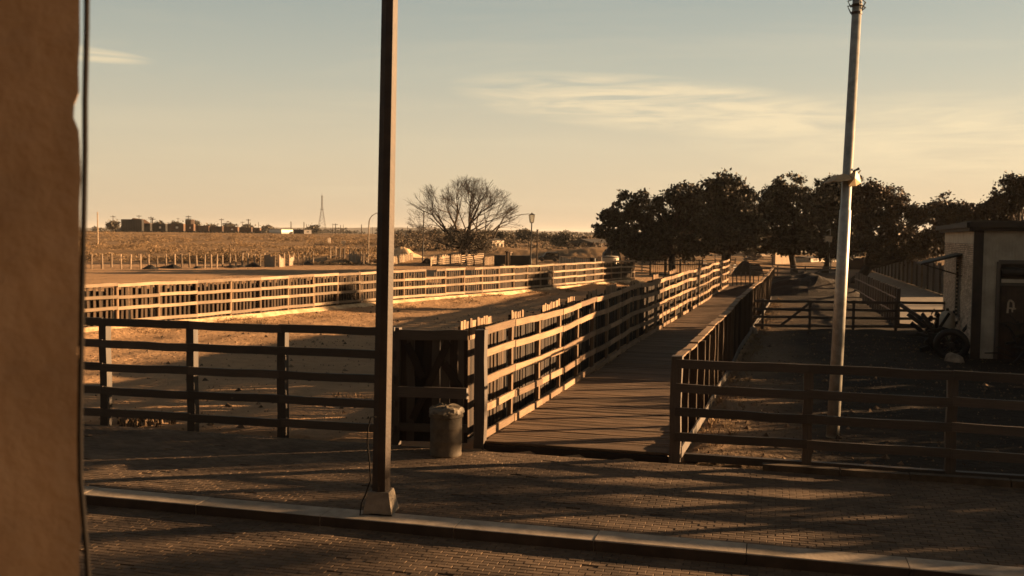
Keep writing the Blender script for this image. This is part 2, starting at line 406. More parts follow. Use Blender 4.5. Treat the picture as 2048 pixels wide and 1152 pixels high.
gm.polygons.foreach_set('use_smooth', [True]*len(gm.polygons))
go = link('ground', gm); go['kind'] = 'structure'

def sheet(name, o, a, b, c, d, z, mat, sub=1):
    mb = MB(); q = [o + S_*s + N_*n for s, n in ((a, c), (b, c), (b, d), (a, d))]
    mb.add([(p.x, p.y, z) for p in q], [(0, 1, 2, 3)]); return setting(name, mb, mat)
K = Vector((KERB0.x, KERB0.y, 0))
road = sheet('road', K, -60, 60, -16, .0, -.168, M['mortar'])
walk = sheet('pavement', K, -60, 60, .4, 4.75, -.014, M['mortar'])
# kerb stones
kerb = thing('kerb', K, 'pale stone kerb between the brick road and the brick pavement', 'kerb', kind='structure')
x = -22.4
while x < 20:
    L = 1.96 + R.uniform(-.03, .03); mb = MB(); h = .3
    e = R.uniform(-.005, .005)
    a0, a1 = x+.006, x+L-.006
    prof = [(0, -.3), (0, -.012), (.012, e), (.43, e+.002), (.43, -.3)]
    vs = []
    for s in (a0, a1):
        for n_, z_ in prof:
            p = K + S_*s + N_*n_; vs.append((p.x, p.y, z_))
    n = len(prof); mb.add(vs, [(i, i+n, (i+1) % n + n, (i+1) % n) for i in range(n)] + [tuple(range(n)), tuple(range(2*n-1, n-1, -1))])
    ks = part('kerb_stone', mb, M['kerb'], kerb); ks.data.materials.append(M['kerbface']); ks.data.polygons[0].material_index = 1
    x += L
# pavers : the 300 that show largest are single objects, the rest one joined part
def pave(parent, s0, s1, n0, n1, z, keep_fn, single_score):
    bl, bw, g = .205, .102, .007
    cells = []
    j = 0; n = n0
    while n < n1:
        off = (.5*bl if j % 2 else 0)
        s = s0 + off
        while s < s1:
            p = K + S_*(s+bl/2) + N_*(n+bw/2)
            if keep_fn(p): cells.append((single_score(p), s, n))
            s += bl
        n += bw; j += 1
    cells.sort()
    rest = MB(); one = []
    for i, (_, s, n) in enumerate(cells):
        zz = z + R.gauss(0, .0013) + .010*noise.noise(Vector((s*.7, n*.7, 1))) + .006*noise.noise(Vector((s*2.1, n*2.1, 5))) - (.012 if R.random() < .012 else 0)
        q = []
        jx, jy = R.uniform(-.002, .002), R.uniform(-.002, .002); tl = R.uniform(-.0012, .0012)
        for (ds, dn) in ((g/2, g/2), (bl-g/2, g/2), (bl-g/2, bw-g/2), (g/2, bw-g/2)):
            p = K + S_*(s+ds+jx) + N_*(n+dn+jy); q.append(p)
        c = (q[0]+q[2])/2
        vs = [(p.x, p.y, z-.03) for p in q]
        for k, p in enumerate(q):
            w = p + (c-p)*.0 ; vs.append((w.x, w.y, zz-.005))
        for k, p in enumerate(q):
            w = p + (S_*(1 if k in (0, 3) else -1) + N_*(1 if k < 2 else -1))*.006; vs.append((w.x, w.y, zz + (tl if k < 2 else -tl)))
        fs = []
        for r_ in (0, 4):
            for k in range(4): fs.append((r_+k, r_+(k+1) % 4, r_+4+(k+1) % 4, r_+4+k))
        fs.append((8, 9, 10, 11))
        if i < 300: one.append((vs, fs))
        else: rest.add(vs, fs)
    for vs, fs in one:
        mb = MB(); mb.add(vs, fs); part('brick', mb, M['paverone'], parent)
    part('brick_paving', rest, M['paver'], parent, kind='stuff')
def inview(p, m=1.2):
    return p.y > 3 and abs(p.x) < p.y*.53 + m
pave(road, -16, 16, -3.4, -.012, -.15, inview, lambda p: p.y)
pave(walk, -16, 16, .445, 4.7, 0.0, inview, lambda p: p.y)
# low stone edging between pavement and the right-hand pens
ed = thing('stone_edging', G(1620, 935), 'low dusty edging along the foot of the right pen fence', 'edging')
mb = MB(); e0 = K + N_*4.75
x = 5.1
while x < 17:
    L = R.uniform(1.0, 1.6); mb = MB(); mb.beam(e0 + S_*x + Vector((0, 0, .03)), e0 + S_*(x+L-.02) + Vector((0, 0, .03+R.uniform(-.01, .01))), .16, .16)
    part('edging_stone', mb, M['mortar'], ed); x += L

# ------------------------------------------------------------------ street fences
def street_pt(px, py): return G(px, py)
def post_obj(parent, p, w, h, mk, name='post', d=None, lean=0, zb=-.15):
    top = Vector((p.x + R.uniform(-lean, lean), p.y + R.uniform(-lean, lean), h))
    return plank(name, mk, parent, Vector((p.x, p.y, zb)), top, w, d or w)
lf = thing('street_fence', FENCE0, 'dark five-rail timber fence on the left between pavement and dirt arena', 'fence')
L0, L1 = G(213, 848), G(567, 869)
dirL = (L1 - L0).normalized(); stepL = (L1-L0).length/2
endL = L1 + dirL*stepL*1.18
lp = [L0 + dirL*stepL*k for k in (-3, -2, -1, 0, 1, 2)] + [endL]
for p in lp: post_obj(lf, p, .175, 2.17, 'dark', lean=.015, d=.17)
for h in (2.12, 1.68, 1.20, .72, .26):
    for a, b in zip(lp, lp[1:]):
        j = R.uniform(-.015, .015); o = N_*-.12
        plank('rail', 'dark', lf, a + o + Vector((0, 0, h+j)) - dirL*.02, b + o + Vector((0, 0, h+j+R.uniform(-.012, .012))) + dirL*.02, .045, .165)
# right street fence
rf = thing('street_fence', G(1610, 935), 'dark timber rail fence on the right in front of the muddy pens', 'fence')
q0, q1 = G(1350, 917), G(1612, 937)
dirR = (G(1880, 953) - q0).normalized(); stR = (q1-q0).length
rp = [q0 + dirR*d for d in (0, stR, stR*2.02, stR*3.05, stR*4.1, stR*5.1)]
post_obj(rf, rp[0], .2, 1.86, 'dark', d=.2)
for p in rp[1:]: post_obj(rf, p, .165, 1.74, 'dark', lean=.012, d=.16)
for h in (1.74, 1.30, .87, .43):
    for a, b in zip(rp, rp[1:]):
        o = N_*-.115
        plank('rail', 'dark', rf, a + o + Vector((0, 0, h)) , b + o + Vector((0, 0, h-.015+R.uniform(-.012, .012))), .045, .16)
plank('base_beam', 'dark', rf, rp[0] + dirR*.15 + Vector((0, 0, .05)), rp[4] + Vector((0, 0, .05)), .12, .14)

# ------------------------------------------------------------------ boardwalk
E0 = WK0 + WR*.10
bw = thing('boardwalk', WK0 + WR*1.8, 'long raised timber boardwalk running away between the two rail fences', 'boardwalk')
def wob(al):                                          # sideways wander of the walkway
    return .05*math.sin(al*.17+1) + .022*math.sin(al*.61) - .00005*al*al
def wz(al): return .05*math.sin(al*.33+.6) + .03*math.sin(al*.9) 
def WP(al, rt, z=0.0):
    p = WK0 + W_*al + WR*(rt + (wob(al)-wob(0))*smooth(0, 6, al)); return Vector((p.x, p.y, z))
cross = (q0 - WK0); cross.z = 0
skew = cross.dot(W_)/WK_W                             # the planks lie parallel to the street front
al = .02; i = 0; rest = MB()
while al < WK_L:
    w = .145 + R.uniform(-.006, .006); z = .0 + .014*math.sin(al*.33+.6) + R.uniform(-.006, .006)
    a = WP(al + w/2, .02 + R.uniform(-.03, .02), .045+z); b = WP(al + w/2 + skew*WK_W, WK_W - .05 + R.uniform(-.03, .04), .045+z+R.uniform(-.004, .004))
    if i < 300: plank('deck_plank', 'deck', bw, a, b, w-.014-R.uniform(0, .006), .045)
    else: rest.beam(a, b, w-.018, .045)
    al += w; i += 1
part('deck_planking', rest, M['deckfar'], bw, kind='stuff')
for rt in (.12, WK_W-.15):
    for k in range(9):
        a, b = WP(k*7.1 - (.0 if rt < 1 else -skew*WK_W), rt, -.06), WP(k*7.1+7.08 - (.0 if rt < 1 else -skew*WK_W), rt, -.06)
        plank('bearer', 'dark', bw, a, b, .1, .15)
fa, fb = WP(-.02, 0, -.005) , WP(skew*WK_W - .02, WK_W, -.005)
plank('front_beam', 'blackboard', bw, fa + Vector((0, 0, -.03)), fb + Vector((0, 0, -.03)), .06, .13)
# left fence of the boardwalk
wf = thing('boardwalk_fence', WK0, 'tall sunlit five-rail fence backed by dark boards along the left of the boardwalk', 'fence')
sp = 2.12; NP = 30
pal = [k*sp + (R.uniform(-.05, .05) if k else 0) for k in range(NP+1)]
def fz(al): return .025*math.sin(al*.8) + .03*math.sin(al*.37+2) 
for k, al in enumerate(pal):
    p = WP(al, -.10); z = fz(al)
    if k == 0: plank('post', 'dark', wf, WP(0, -.04, -.12), WP(0, -.04, 2.2), .2, .22, label='thick dark corner post at the street end'); continue
    post_obj(wf, p, .085, 2.10+z+R.uniform(-.03, .03), 'rail', lean=.012, d=.14)
for hi, h in enumerate((2.13, 1.70, 1.17, .64, .15)):
    for k in range(NP):
        if R.random() < .02 and k > 8: continue
        a, b = pal[k], pal[k+1]
        if k == 0: a = .10
        o = .0 - (.0 if k % 2 else .012)
        j1, j2 = fz(a) + R.uniform(-.012, .012), fz(b) + R.uniform(-.012, .012)
        if h < .3: j1 *= .4; j2 *= .4
        plank('rail', 'rail', wf, WP(a-.01, o, h+j1), WP(b+.03, o, h+j2), .042, .148 + R.uniform(-.008, .008))
al = .1; cnt = 0; rest = MB(); lit = []
PALEGRP = [(.3, .85), (2.1, 3.1), (6.2, 6.6), (9.0, 9.3)]  # boards in these runs are toned paler to read as sunlit
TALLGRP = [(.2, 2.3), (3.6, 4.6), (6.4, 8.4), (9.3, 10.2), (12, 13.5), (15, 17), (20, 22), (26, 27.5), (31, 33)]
while al < WK_L:
    w = R.uniform(.12, .16)
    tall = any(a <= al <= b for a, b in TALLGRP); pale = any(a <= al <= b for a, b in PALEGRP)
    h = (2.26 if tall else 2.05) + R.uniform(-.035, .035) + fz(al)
    if R.random() < .035: al += w; continue
    rt = -.62 + R.uniform(-.02, .02); ln = R.uniform(-.02, .02)
    a, b = WP(al+w/2, rt, -.1), WP(al+w/2+ln, rt+R.uniform(-.02, .02), h)
    if cnt < 298: 
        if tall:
            plank('lit_board_top', 'rail', wf, WP(al+w/2, rt+.035, 1.9), WP(al+w/2+ln, rt+.035, h), w-.012, .028, up=tuple(WR))  # light wood stands for sun on the board ends
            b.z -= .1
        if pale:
            plank('board', 'board', wf, a, b, w-.01, .03, up=tuple(WR), label='paler board toned as if sunlit' if pale else None)
        else: plank('board', 'blackboard', wf, a, b, w-.01, .03, up=tuple(WR))  # black wood carries the shade behind the rails
    else: rest.beam(a, b, w-.01, .03, up=tuple(WR))
    cnt += 1; al += w + R.choice((.004, .006, .01, .02, .03))
if rest.v: part('board_row', rest, M['blackboard'], wf, kind='stuff')
for hh in (.45, 1.75):
    for k in range(0, NP, 2):
        plank('backing_rail', 'blackboard', wf, WP(pal[k], -.70, hh), WP(pal[min(k+2, NP)], -.70, hh), .05, .12)
# right fence of the boardwalk : posts under a cap board, low base board
rw = thing('boardwalk_fence', q0, 'low post fence with a flat cap board along the right of the boardwalk', 'fence')
st = 1.4; n2 = int((WK_L-2)/st)
ra = [skew*WK_W + .02 + k*st for k in range(n2)]
for k, al in enumerate(ra):
    if k == 0: continue
    p = WP(al, WK_W + .08 + R.uniform(-.02, .02)); hh = 1.76 + R.uniform(-.05, .03)
    post_obj(rw, p, .15, hh, 'board', lean=.02, d=.13)
for k in range(n2-1):
    dz = R.uniform(-.02, .02)
    plank('cap_board', 'rail', rw, WP(ra[k]+.03, WK_W+.06, 1.795+dz), WP(ra[k+1]-.02, WK_W+.06, 1.785+dz), .17, .035)
    plank('base_board', 'dark', rw, WP(ra[k]+.03, WK_W+.18, .10), WP(ra[k+1]+.02, WK_W+.18, .10), .035, .2)
# board gate beside the boardwalk
c0, c1 = endL + dirL*.08, WP(-.02, -.30)
pg = thing('board_gate', (c0+c1)/2, 'dark boarded gate with a zigzag brace behind the dustbin', 'gate')
dg = (c1-c0).normalized(); LG = (c1-c0).length; ng = Vector((dg.y, -dg.x, 0)) 
x = .0
while x < LG-.04:
    w = R.uniform(.13, .19); w = min(w, LG-x)
    plank('board', 'blackboard' if R.random() < .6 else 'dark', pg, c0 + dg*(x+w/2) + Vector((0, 0, .02)), c0 + dg*(x+w/2) + Vector((0, 0, 2.02+R.uniform(-.03, .03))), w-.008, .03, up=tuple(ng))
    x += w + R.choice((-.01, -.01, -.01, .006))
for h, w in ((2.08, .2), (.30, .16)):
    plank('rail', 'dark', pg, c0 + ng*.05 + Vector((0, 0, h)), c1 + ng*.05 + Vector((0, 0, h)), .045, w)
plank('brace', 'blackboard', pg, c0 + ng*.05 + dg*.15 + Vector((0, 0, 1.9)), c0 + ng*.05 + dg*(LG*.35) + Vector((0, 0, 1.25)), .04, .14)
plank('brace', 'blackboard', pg, c0 + ng*.055 + dg*LG*.2 + Vector((0, 0, .45)), c0 + ng*.055 + dg*(LG*.72) + Vector((0, 0, 1.95)), .04, .14)
plank('brace', 'blackboard', pg, c0 + ng*.05 + dg*LG*.66 + Vector((0, 0, 1.55)), c0 + ng*.05 + dg*(LG*.98) + Vector((0, 0, .9)), .04, .14)
plank('post', 'dark', pg, c0 - dg*.06 + Vector((0, 0, -.1)), c0 - dg*.06 + Vector((0, 0, 2.2)), .16, .16)
# plank shelf across the gate
pls = P(797, 783, 18.3); ple = P(935, 787, 17.75)
shf = thing('plank_shelf', (pls+ple)/2 - Vector((0, 0, .1)), 'heavy dark plank fixed like a shelf across the boarded gate', 'shelf')
plank('plank', 'dark', shf, pls, ple, .07, .2)
for t in (.12, .82):
    p = pls.lerp(ple, t); plank('bracket', 'blackboard', shf, p + Vector((0, .05, -.02)), p + Vector((.08, .42, -.02)), .05, .08)
# ------------------------------------------------------------------ far arena fence
ff = thing('arena_fence', FARF[2], 'long sunlit fence of pale rails over brown pickets curving round the arena', 'fence')
def resample(pts, step):
    out = [pts[0].copy()]; acc = 0
    for a, b in zip(pts, pts[1:]):
        L = (b-a).length; t = step - acc
        while t <= L: out.append(a.lerp(b, t/L)); t += step
        acc = (L - (t-step))
    return out
extra = [FARF[-1] + Vector((1.6, 2.6, 0)), FARF[-1] + Vector((3.2, 3.4, 0))]
line = [FARF[0] + (FARF[0]-FARF[1]).normalized()*4] + FARF + extra
# smooth the polyline
sm = resample(line, .5)
for _ in range(6): sm = [sm[0]] + [(sm[i-1]+sm[i]*2+sm[i+1])/4 for i in range(1, len(sm)-1)] + [sm[-1]]
pp = resample(sm, 1.95)
def PXOF(v): return 1024 + v.x/v.y*F_PX
GAPS = [min(range(len(pp)-1), key=lambda k: abs(PXOF(pp[k].lerp(pp[k+1], .25)) - t)) for t in (843, 922)]
for k, p in enumerate(pp):
    z0 = .12
    post_obj(ff, p, .13, z0 + 1.78 + R.uniform(-.04, .04), 'round_rail', lean=.03, d=.13, zb=-.1)
fcnt = 0; frest = MB(); carry = .05; back = MB()
for k in range(len(pp)-1):
    a, b = pp[k], pp[k+1]; dr = (b-a).normalized(); nr = Vector((dr.y, -dr.x, 0))
    gap = k in GAPS
    for hi, h in enumerate((1.86, 1.38, .93, .42)):
        if gap and hi == 0:
            plank('rail', 'pale', ff, a.lerp(b, .52) + nr*.08 + Vector((0, 0, h)), b + nr*.08 + Vector((0, 0, h)), .04, .135); continue
        j1, j2 = R.uniform(-.02, .02), R.uniform(-.02, .02)
        plank('rail', 'pale', ff, a + nr*.08 + Vector((0, 0, h+j1)) - dr*.02, b + nr*.08 + Vector((0, 0, h+j2)) + dr*.02, .04, .135)
    x = carry
    while x < 1.95:
        w = R.uniform(.10, .13) if k < 18 else R.uniform(.08, .105)
        if gap and x < .95 and R.random() < .6: x += w; continue
        lean = R.uniform(-.04, .04)
        pa, pb = a + dr*(x+w/2) - nr*.09 + Vector((0, 0, .2)), a + dr*(x+w/2+lean) - nr*.09 + Vector((0, 0, 1.80+R.uniform(-.08, .06) - (.45 if gap and x < .95 else 0)))
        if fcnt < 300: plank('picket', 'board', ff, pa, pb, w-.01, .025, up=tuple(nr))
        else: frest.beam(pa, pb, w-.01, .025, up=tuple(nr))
        fcnt += 1; x += w + (R.uniform(.09, .15) if k < 18 else R.uniform(.07, .12))
    carry = x - 1.95
    x = 0
    while x < 1.95 and not gap:
        w = R.uniform(.17, .2); q = a + dr*(x+w/2) - nr*.17; hh = 1.72 + R.uniform(-.12, .05)
        if R.random() > .05: back.beam(q + Vector((0, 0, .15)), q + Vector((0, 0, hh)), w-.004, .02, up=tuple(nr))
        x += w
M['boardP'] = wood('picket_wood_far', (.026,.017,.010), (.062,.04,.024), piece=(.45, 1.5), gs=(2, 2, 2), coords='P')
M['blackP'] = wood('gap_shade_backing', (.011,.008,.006), (.03,.02,.013), piece=(.4, 1.6), gs=(2, 2, 2), coords='P')
part('gap_shade_row', back, M['blackP'], ff, kind='stuff')  # added black boards put the shade between the pickets into colour
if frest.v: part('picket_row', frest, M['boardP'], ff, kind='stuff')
# crumbling pale footing under it
mb = MB(); prev = None; ring = []
for i, p in enumerate(sm):
    j = min(i+1, len(sm)-1); dr = (sm[j]-sm[j-1]).normalized(); nr = Vector((dr.y, -dr.x, 0))
    n = noise.noise(p*1.3); n2_ = noise.noise(p*.5 + Vector((5, 0, 0)))
    ring.append([p + nr*(-.18) + Vector((0, 0, -.1)), p + nr*(-.16) + Vector((0, 0, .27+.03*n)), p + nr*(.16+.05*n) + Vector((0, 0, .27+.04*n)), p + nr*(.34+.14*n2_) + Vector((0, 0, .13+.08*n)), p + nr*(.62+.3*n2_) + Vector((0, 0, -.12))])
vs = [v for r_ in ring for v in r_]; n = 5
mb.add(vs, [(i*n+k, (i+1)*n+k, (i+1)*n+k+1, i*n+k+1) for i in range(len(ring)-1) for k in range(n-1)])
M['footing'] = plain('limewashed_footing', (.62,.46,.28), (.30,.18,.09), 1.6, .95, 0, .8, .03, detail=8)
part('footing', mb, M['footing'], ff, smooth_=False)
# ------------------------------------------------------------------ near things
# rough stucco wall beside the camera
wl = MB(); rows = []
_a, _b = P(160, 60, 1.5), P(160, 1090, 1.5); WXK = (_a.x-_b.x)/(_a.z-_b.z); WX0 = _b.x + WXK*(4-_b.z)
NZ = 150
for i in range(NZ+1):
    z = 2.6 + 2.8*i/NZ
    chip = .004*noise.noise(Vector((0, 3, z*6))) + .003*noise.noise(Vector((0, 8, z*19)))
    c3 = noise.noise(Vector((2, 1, z*9)))
    if c3 > .26: chip -= (c3-.26)*.07
    x = WX0 + WXK*(z-4) + chip
    rows.append([(-1.9, 1.5, z), (-1.3, 1.5 + .006*noise.noise(Vector((1, 0, z*3))), z), (-1.0, 1.5 + .006*noise.noise(Vector((4, 0, z*3))), z), (-.8, 1.498 + .004*noise.noise(Vector((7, 0, z*4))), z), (x-.012, 1.4988, z), (x, 1.4996, z), (x-.012, 1.525, z), (-.90, 1.95, z), (-1.9, 1.95, z)])
rows = [[(a, b, -.15) for a, b, c in rows[0]]] + rows + [[(a, b, 7.5) for a, b, c in rows[-1]]]
n = len(rows[0]); wl.add([v for r_ in rows for v in r_], [(i*n+k, i*n+(k+1) % n, (i+1)*n+(k+1) % n, (i+1)*n+k) for i in range(len(rows)-1) for k in range(n)] + [tuple(range(n))[::-1], tuple((len(rows)-1)*n+k for k in range(n))])
solo('stucco_wall', wl, M['stucco'], 'rough brown stucco wall edge close beside the camera at the left', 'wall')
mb = MB(); ctrl = [(172, -60), (171, 60), (168, 200), (168, 300), (166, 420), (163, 560), (161, 680), (159, 780), (158, 880), (159, 960), (164, 1020), (171, 1100), (176, 1180)]
pts = []
for i in range(len(ctrl)-1):
    for t in range(6):
        u = t/6; px = ctrl[i][0]*(1-u)+ctrl[i+1][0]*u; py = ctrl[i][1]*(1-u)+ctrl[i+1][1]*u
        pts.append(P(px+2, py, 1.47))
pts = [Vector((pts[0].x, pts[0].y, 7.4))] + pts + [Vector((pts[-1].x+.05, pts[-1].y, -.1))]
mb.tube(pts, .0044, 8)
solo('hanging_cable', mb, M['cable'], 'thin black cable hanging down the edge of the stucco wall', 'cable', smooth_=True)

# tall brown post on its concrete foot
LP = G(762, 1022); LP.z = 0
lpz = thing('lamp_post', LP, 'tall octagonal brown steel post on a pale concrete foot at the kerb', 'post')
mb = MB(); top = LP + Vector((.13, .0, 9.2))
def prism(mb, a, b, ra, rb, n, rot=0, sx=1):
    vs = []
    for c, r in ((a, ra), (b, rb)):
        for k in range(n):
            t = 2*math.pi*(k+.5)/n + rot; vs.append((c.x + r*math.cos(t)*sx, c.y + r*math.sin(t), c.z))
    mb.add(vs, [(k, (k+1) % n, n+(k+1) % n, n+k) for k in range(n)] + [tuple(range(n))[::-1], tuple(range(n, 2*n))])
prism(mb, LP + Vector((0, 0, .30)), top, .138, .118, 8, math.radians(7.5)); part('pole', mb, M['rust'], lpz)
mb = MB(); prism(mb, LP + Vector((0, 0, -.02)), LP + Vector((0, 0, .31)), .31, .21, 4, SA+.12); part('concrete_foot', mb, M['concrete'], lpz)
for k in range(4):
    t = SA + .12 + math.pi/2*k; mb = MB(); c = LP + Vector((math.cos(t)*.13, math.sin(t)*.13, .33)); mb.tube([c, c+Vector((0, 0, .05))], .014, 6); part('bolt', mb, M['rust'], lpz)
# small bracket light at its top, above the picture
mb = MB(); mb.tube([top + Vector((0, 0, -.3)), top + Vector((.2, .1, .2)), top + Vector((.8, .3, .3))], .04, 6); part('arm', mb, M['rust'], lpz)
mb = MB(); mb.tube([top + Vector((.75, .28, .3)), top + Vector((.95, .36, .28)), top + Vector((1.3, .48, .27))], [.08, .14, .06], 8); part('lamp_head', mb, M['galv'], lpz)
cb = [(752, 834), (742, 834), (736, 856), (735, 886), (739, 925), (741, 960), (733, 984), (723, 1006), (720, 1024)]
mb = MB(); pts = [P(x, y, 13.75+.02*i if i < 8 else 13.9) for i, (x, y) in enumerate(cb)]; pts[-1].z = .012
mb.tube(pts + [pts[-1]+Vector((.15, .05, 0)), pts[-1]+Vector((.45, -.02, 0))], .011, 6)
solo('loose_cable', mb, M['cable'], 'loose black cable looping out of the brown post down to the kerb', 'cable', smooth_=True)

# dustbin with a bag pulled over the rim
BN = G(892, 910); BN.z = 0
bn = thing('dustbin', BN, 'dented round metal dustbin lined with a grey plastic bag beside the board gate', 'bin')
def lathe(mb, c, prof, n=28, wob=0, seed=0):
    vs = []
    for r, z in prof:
        for k in range(n):
            t = 2*math.pi*k/n; rr = r*(1 + wob*noise.noise(Vector((math.cos(t)*1.5+seed, math.sin(t)*1.5, z*4))))
            vs.append((c.x + rr*math.cos(t), c.y + rr*math.sin(t), c.z + z))
    m = len(prof); mb.add(vs, [(i*n+k, i*n+(k+1) % n, (i+1)*n+(k+1) % n, (i+1)*n+k) for i in range(m-1) for k in range(n)] + [tuple(range(n))[::-1], tuple((m-1)*n+k for k in range(n))])
mb = MB(); lathe(mb, BN, [(.27, 0), (.29, .01), (.29, .04), (.283, .06), (.286, .27), (.291, .285), (.286, .30), (.288, .50), (.293, .515), (.288, .53), (.285, .73), (.285, .76)], wob=.03); part('drum', mb, M['bin'], bn, True)
mb = MB(); lathe(mb, BN, [(.29, .70), (.31, .705), (.314, .73), (.305, .765), (.31, .77), (.314, .80), (.30, .83)], wob=.03, seed=3); part('rim', mb, M['bin'], bn, True)
mb = MB(); n = 30; prof = [(.31, .77), (.318, .79), (.305, .84), (.28, .868), (.20, .875), (.11, .885), (.03, .88)]
vs = []
for i, (r, z) in enumerate(prof):
    for k in range(n):
        t = 2*math.pi*k/n; fold = .05*abs(noise.noise(Vector((math.cos(t)*3, math.sin(t)*3, i*.3)))) + .035*noise.noise(Vector((math.cos(t)*1.3+4, math.sin(t)*1.3, 1)))
        vs.append((BN.x + r*math.cos(t)*(1+.05*math.sin(7*t+i)), BN.y + r*math.sin(t)*(1+.05*math.sin(7*t+i)), z + fold*(i > 1)))
m = len(prof); mb.add(vs, [(i*n+k, i*n+(k+1) % n, (i+1)*n+(k+1) % n, (i+1)*n+k) for i in range(m-1) for k in range(n)] + [tuple((m-1)*n+k for k in range(n))])
part('bag', mb, M['bag'], bn)

# leaning galvanised pole in the pen
PB = G(1665, 872); PT = P(1717, -40, PB.y + .05)
gp = thing('flood_pole', PB, 'tall leaning galvanised steel pole standing in the muddy pen', 'pole')
mb = MB(); d = PT - PB
mb.tube([PB - Vector((0, 0, .1)), PB + d*.5, PB + d*.502, PT + d*.12], [.128, .112, .098, .088], 20); part('pole', mb, M['galv'], gp, True)
pt_ = lambda py: PB + d*((872-py)/(872+40))
for py in (352, 10, 25):
    mb = MB(); c = pt_(py); mb.tube([c - d.normalized()*.025, c + d.normalized()*.025], .125 if py > 100 else .105, 14); part('clamp', mb, M['rust'], gp)
mb = MB(); c = pt_(15)
for a in range(2):
    mb.tube([c + Vector((-.13, -.05, -.12*a)), c + Vector((-.2, -.05, .12-.1*a)), c + Vector((0, -.13, .18-.12*a)), c + Vector((.15, -.05, .1-.1*a)), c + Vector((.1, .1, -.05))], .014, 6)
part('bracket', mb, M['rust'], gp)
# two pale shades clamped on the pole
c = pt_(352)
mb = MB(); mb.tube([c + Vector((-.18, 0, 0)), c + Vector((.0, -.13, .03)), c + Vector((.2, -.05, .1)), c + Vector((.26, 0, .16))], .014, 6); part('shade_bar', mb, M['rust'], gp)
mb = MB(); n = 14; ctr = P(1690, 352, PB.y-.05); vs = [ctr + Vector((-.02, 0, .05))]
for ring_, (r, zz) in enumerate(((.5, 0), (1, -.11))):
    for k in range(n):
        t = 2*math.pi*k/n; vs.append(ctr + Vector((-.02 + math.cos(t)*.30*r - .10*r, math.sin(t)*.22*r, zz + .03*math.cos(t)*r + .012*math.sin(5*t))))
mb.add(vs, [(0, 1+k, 1+(k+1) % n) for k in range(n)] + [(1+k, 1+n+k, 1+n+(k+1) % n, 1+(k+1) % n) for k in range(n)])
part('lamp_shade', mb, M['shade'], gp)
mb = MB(); a = P(1698, 350, PB.y-.12); 
vs = [a, P(1712, 342, PB.y-.1), P(1719, 350, PB.y+.02), P(1722, 366, PB.y+.05), P(1712, 372, PB.y-.05), P(1697, 372, PB.y-.14), P(1710, 356, PB.y-.22)]
mb.add(vs, [(0, 6, 1), (1, 6, 2), (2, 6, 3), (3, 6, 4), (4, 6, 5), (5, 6, 0)]); mb.add([v + Vector((.0, .025, 0)) for v in vs], [(0, 1, 6), (1, 2, 6), (2, 3, 6), (3, 4, 6), (4, 5, 6), (5, 0, 6)])
part('lamp_shade', mb, M['shade'], gp)
mb = MB(); b_ = P(1713, 338, PB.y); mb.tube([c, b_ - Vector((.04, 0, .03)), b_ + Vector((.05, 0, .01))], [.012, .02, .03], 6); part('shade_knob', mb, M['black'], gp)

# ------------------------------------------------------------------ pens on the right
def rail_fence(name, label, pts, heights, ph, mk='dark', pw=.12, rh=.12, group=None, cat='fence', posts=None, braces=(), bars=None, base=None, yoff=-.07):
    root = thing(name, Vector((pts[0].x, pts[0].y, base if base is not None else 0)), label, cat, group)
    for p in (posts if posts is not None else pts):
        zb = p.z
        plank('post', mk, root, Vector((p.x, p.y, zb-.1)), Vector((p.x, p.y, zb+ph+R.uniform(-.03, .03))), pw, pw)
    for a, b in zip(pts, pts[1:]):
        d_ = (b-a).normalized(); nn = Vector((d_.y, -d_.x, 0))
        for h in heights:
            plank('rail', mk, root, a + nn*(pw/2+.025) + Vector((0, 0, h)), b + nn*(pw/2+.025) + Vector((0, 0, h+R.uniform(-.03, .03))), .04, rh)
        if bars:
            L = (b-a).length; k = bars/2
            while k < L:
                p = a + d_*k; plank('bar', mk, root, p + Vector((0, 0, heights[-1]-.05)), p + Vector((0, 0, heights[0]+.05)), .03, .03); k += bars
    for (a, b) in braces: plank('brace', mk, root, a, b, .05, .11)
    return root
mg = [G(x, 656+ (x-1490)*.012) for x in (1492, 1525, 1619, 1706, 1791, 1889)]
rail_fence('pen_gate_fence', 'dark rail fence with slanting braces crossing the pen in front of the manure heap', mg, (1.2, .86, .5, .14), 1.28,
  braces=((P(1560, 652, mg[0].y-.1), P(1619, 606, mg[0].y-.1)),))
lb = thing('leaning_beam', P(1808, 604, 42), 'dark beam leaning from the pen fence down towards the brick shed', 'beam')
plank('beam', 'dark', lb, P(1800, 608, 43.2), P(1846, 640, 42.5), .1, .16)
xg = [G(x, 574 + (x-1580)*.01) for x in (1500, 1540, 1583, 1641, 1690)]
d0 = xg[2].y
rail_fence('brace_gate', 'distant dark gate with crossed braces behind the manure heap', xg, (1.45, 1.1), 1.5,
  braces=((P(1585, 570, d0-.2), P(1640, 541, d0-.2)), (P(1585, 543, d0-.15), P(1640, 571, d0-.15)), ))
tg = [G(x, y) for x, y in ((1500, 551), (1555, 555), (1610, 559), (1680, 562))]
rail_fence('long_rail_fence', 'thin dark double rail fence beneath the two rear tree trunks', tg, (1.25, .95, .5), 1.3)
# fence of stout posts along the lane
pf = [G(1712 + (1795-1712)*t, 594 + (650-594)*t) for t in [i/17 for i in range(18)]]
rail_fence('lane_fence', 'row of stout dark posts with rails between the pen and the paved lane', pf, (1.25, .55), 1.68, pw=.17, rh=.07)
